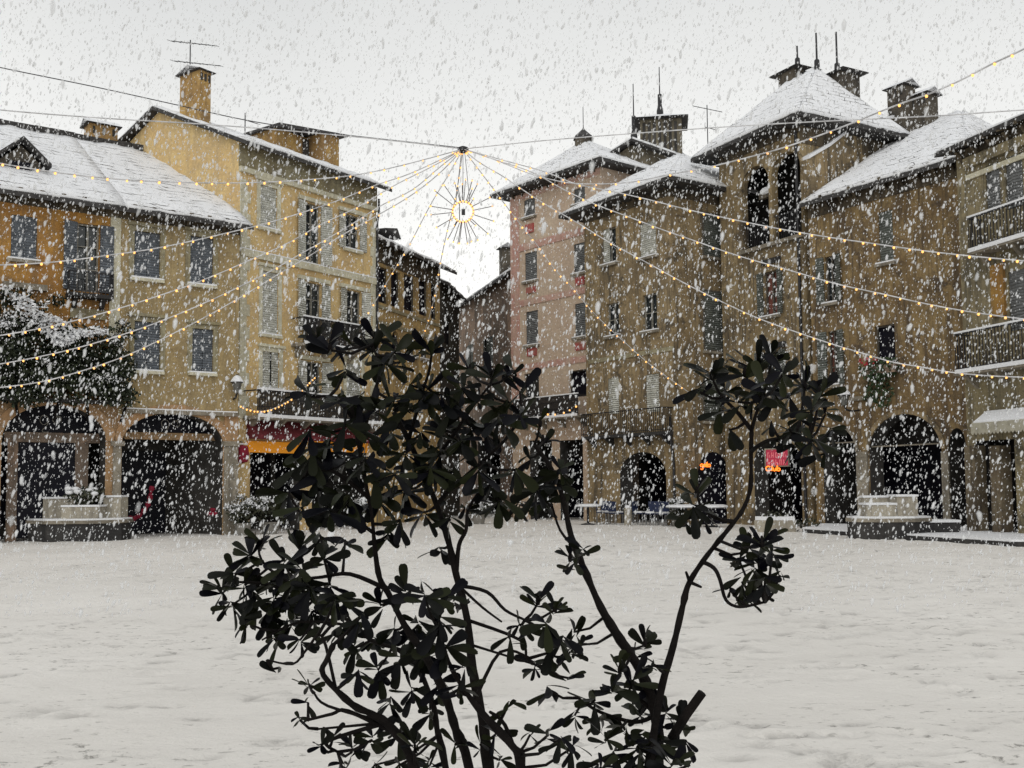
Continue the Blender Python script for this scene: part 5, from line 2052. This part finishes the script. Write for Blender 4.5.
for (px, py, lp, nn, mode) in cl:
    # owner: the nearest bough in the picture plane
    tgt = sp(px, py, 0)
    best = None
    for key, ns in nodes.items():
        for q_ in ns:
            dd = math.hypot(q_.x - tgt.x, q_.z - tgt.z) + (.05 if q_.z > tgt.z + .03 else 0)
            if best is None or dd < best[0]:
                best = (dd, key, q_)
    dd, key, q_ = best
    dep = (q_ + BO).y - SH_Y + lr.uniform(-.12, .12) + (lr.uniform(-.15, .15) if dd > .06 else 0)
    dep = max(-.45, min(.5, dep))
    c_ = sp(px, py, dep)
    m = stem_obj[key][0]
    mid = q_.lerp(c_, .5) + Vector((0, 0, -.12 * dd))
    if dd > .01:
        m.tube([q_, q_.lerp(mid, .6), mid, mid.lerp(c_, .55), c_], [.0042, .0038, .0034, .003, .003], 5)
    ax = (c_ - mid)
    ax = (ax.normalized() if ax.length > .01 else Vector((0, 0, 1))) * .5 + Vector((0, 0, .8))
    ax.normalize()
    e1 = ax.orthogonal().normalized()
    e2 = ax.cross(e1)
    ph = lr.uniform(0, 6.28)
    dense = px < 345 and 540 < py < 645
    nn = max(2, round(nn * (1.5 if dense else 1.05 if py < 540 else 1.05))) if nn > 3 else nn
    lp *= 1.12 if dense else 1.04
    for k in range(nn):
        a = ph + 2 * math.pi * k / nn + lr.uniform(-.3, .3)
        if mode == 'u':
            el = lr.uniform(.1, 1.15)
        elif mode == 's':
            el = lr.uniform(-.75, .95)
        else:
            el = lr.uniform(-1.0, .45)
        d = (e1 * math.cos(a) + e2 * math.sin(a)) * math.cos(el) + ax * math.sin(el)
        if mode == 'd':
            d = d + Vector((0, 0, -.2))
        L_ = lp * lr.uniform(.42, .84) * SH_Y / F_PX
        org = c_ + ax * lr.uniform(-.012, .012)
        leaf(fol[key], org, d, Vector((lr.gauss(0, .55), lr.gauss(-.55, .6), lr.gauss(.45, .4))), L_, L_ * lr.uniform(.27, .38), lr.uniform(-.1, .55), lr.uniform(.1, .45))
    if mode == 'u':
        m.lathe(c_, [(.004, -.005), (.006, .006), (.002, .02)], 6)
for key in stems:
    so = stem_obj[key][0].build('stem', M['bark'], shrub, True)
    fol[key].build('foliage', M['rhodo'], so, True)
# snow drift at its foot
MB().lathe((0, 0, -.05), [(.55, 0), (.45, .06), (.25, .1), (.05, .12)], 16).build('snow', M['snow'], shrub, True)


# ------------------------------------------------------------------ falling snow
def falling_snow(n):
    r = np.random.default_rng(5)
    d = 6.0 + (31 - 6.0) * r.random(n) ** .8          # distance from the viewer's side of the square
    x = (r.random(n) * 2 - 1) * (d * .56 + 1.0)
    z = CAM_H + d * (r.random(n) * .66 - .12)
    y = d
    keep = (z > .05) & (z < 20)
    x, y, z = x[keep], y[keep], z[keep]
    n = len(x)
    w = np.exp(r.normal(math.log(.0086), .3, n))
    w = np.clip(w, .0035, .0145)
    big = r.random(n) < .05
    w[big] *= r.uniform(1.2, 2.0, big.sum())
    l = w * r.uniform(1.4, 3.0, n)
    # blobs: two rings + poles, wind tilted
    ang = np.arange(5) * 2 * math.pi / 5
    ring = np.stack([np.cos(ang), np.sin(ang)], 1)
    T = [(0, 0, -1.0)] + [(a * .85, b * .85, -.42) for a, b in ring] + [(a, b, .35) for a, b in ring] + [(0, 0, 1.0)]
    T = np.array(T)
    faces = []
    for k in range(5):
        k2 = (k + 1) % 5
        faces += [(0, 1 + k2, 1 + k), (1 + k, 1 + k2, 6 + k2), (1 + k, 6 + k2, 6 + k), (11, 6 + k, 6 + k2)]
    Fc = np.array(faces)
    tilt = np.stack([r.normal(.17, .12, n), r.normal(0, .1, n)], 1)
    V = np.empty((n, 12, 3))
    jit = r.uniform(.7, 1.3, (n, 12))
    zz = T[None, :, 2] * l[:, None] * jit
    V[:, :, 0] = x[:, None] + T[None, :, 0] * w[:, None] * jit + zz * tilt[:, :1]
    V[:, :, 1] = y[:, None] + T[None, :, 1] * w[:, None] * jit + zz * tilt[:, 1:]
    V[:, :, 2] = z[:, None] + zz
    V = V.reshape(-1, 3)
    Fa = (Fc[None] + (np.arange(n) * 12)[:, None, None]).reshape(-1, 3)
    me = bpy.data.meshes.new('falling_snow')
    me.vertices.add(len(V))
    me.vertices.foreach_set('co', V.ravel())
    me.loops.add(Fa.size)
    me.loops.foreach_set('vertex_index', Fa.ravel().astype(np.int32))
    me.polygons.add(len(Fa))
    me.polygons.foreach_set('loop_start', np.arange(0, Fa.size, 3, dtype=np.int32))
    me.polygons.foreach_set('use_smooth', np.ones(len(Fa), bool))
    me.update(calc_edges=True)
    m, t, b = base_mat('snowflake', .9, .1)
    b.inputs['Base Color'].default_value = (.76, .77, .78, 1)
    lw = N(t, 'ShaderNodeLayerWeight')
    lw.inputs['Blend'].default_value = .5
    iv = N(t, 'ShaderNodeMath', operation='SUBTRACT')
    iv.inputs[0].default_value = 1.0
    t.links.new(lw.outputs['Facing'], iv.inputs[1])
    ge = N(t, 'ShaderNodeNewGeometry')
    rl = N(t, 'ShaderNodeMapRange')
    rl.inputs['To Min'].default_value = .22
    rl.inputs['To Max'].default_value = .85
    t.links.new(ge.outputs['Random Per Island'], rl.inputs['Value'])
    ml = N(t, 'ShaderNodeMath', operation='MULTIPLY')
    pw = N(t, 'ShaderNodeMath', operation='POWER')
    pw.inputs[1].default_value = 1.3
    t.links.new(iv.outputs[0], pw.inputs[0])
    t.links.new(pw.outputs[0], ml.inputs[0])
    t.links.new(rl.outputs[0], ml.inputs[1])
    t.links.new(ml.outputs[0], b.inputs['Alpha'])
    me.materials.append(m)
    o = bpy.data.objects.new('falling_snow', me)
    COL.objects.link(o)
    tag(o, 'thick falling snowflakes filling the air over the square', 'falling snow', kind='stuff')


falling_snow(76000)
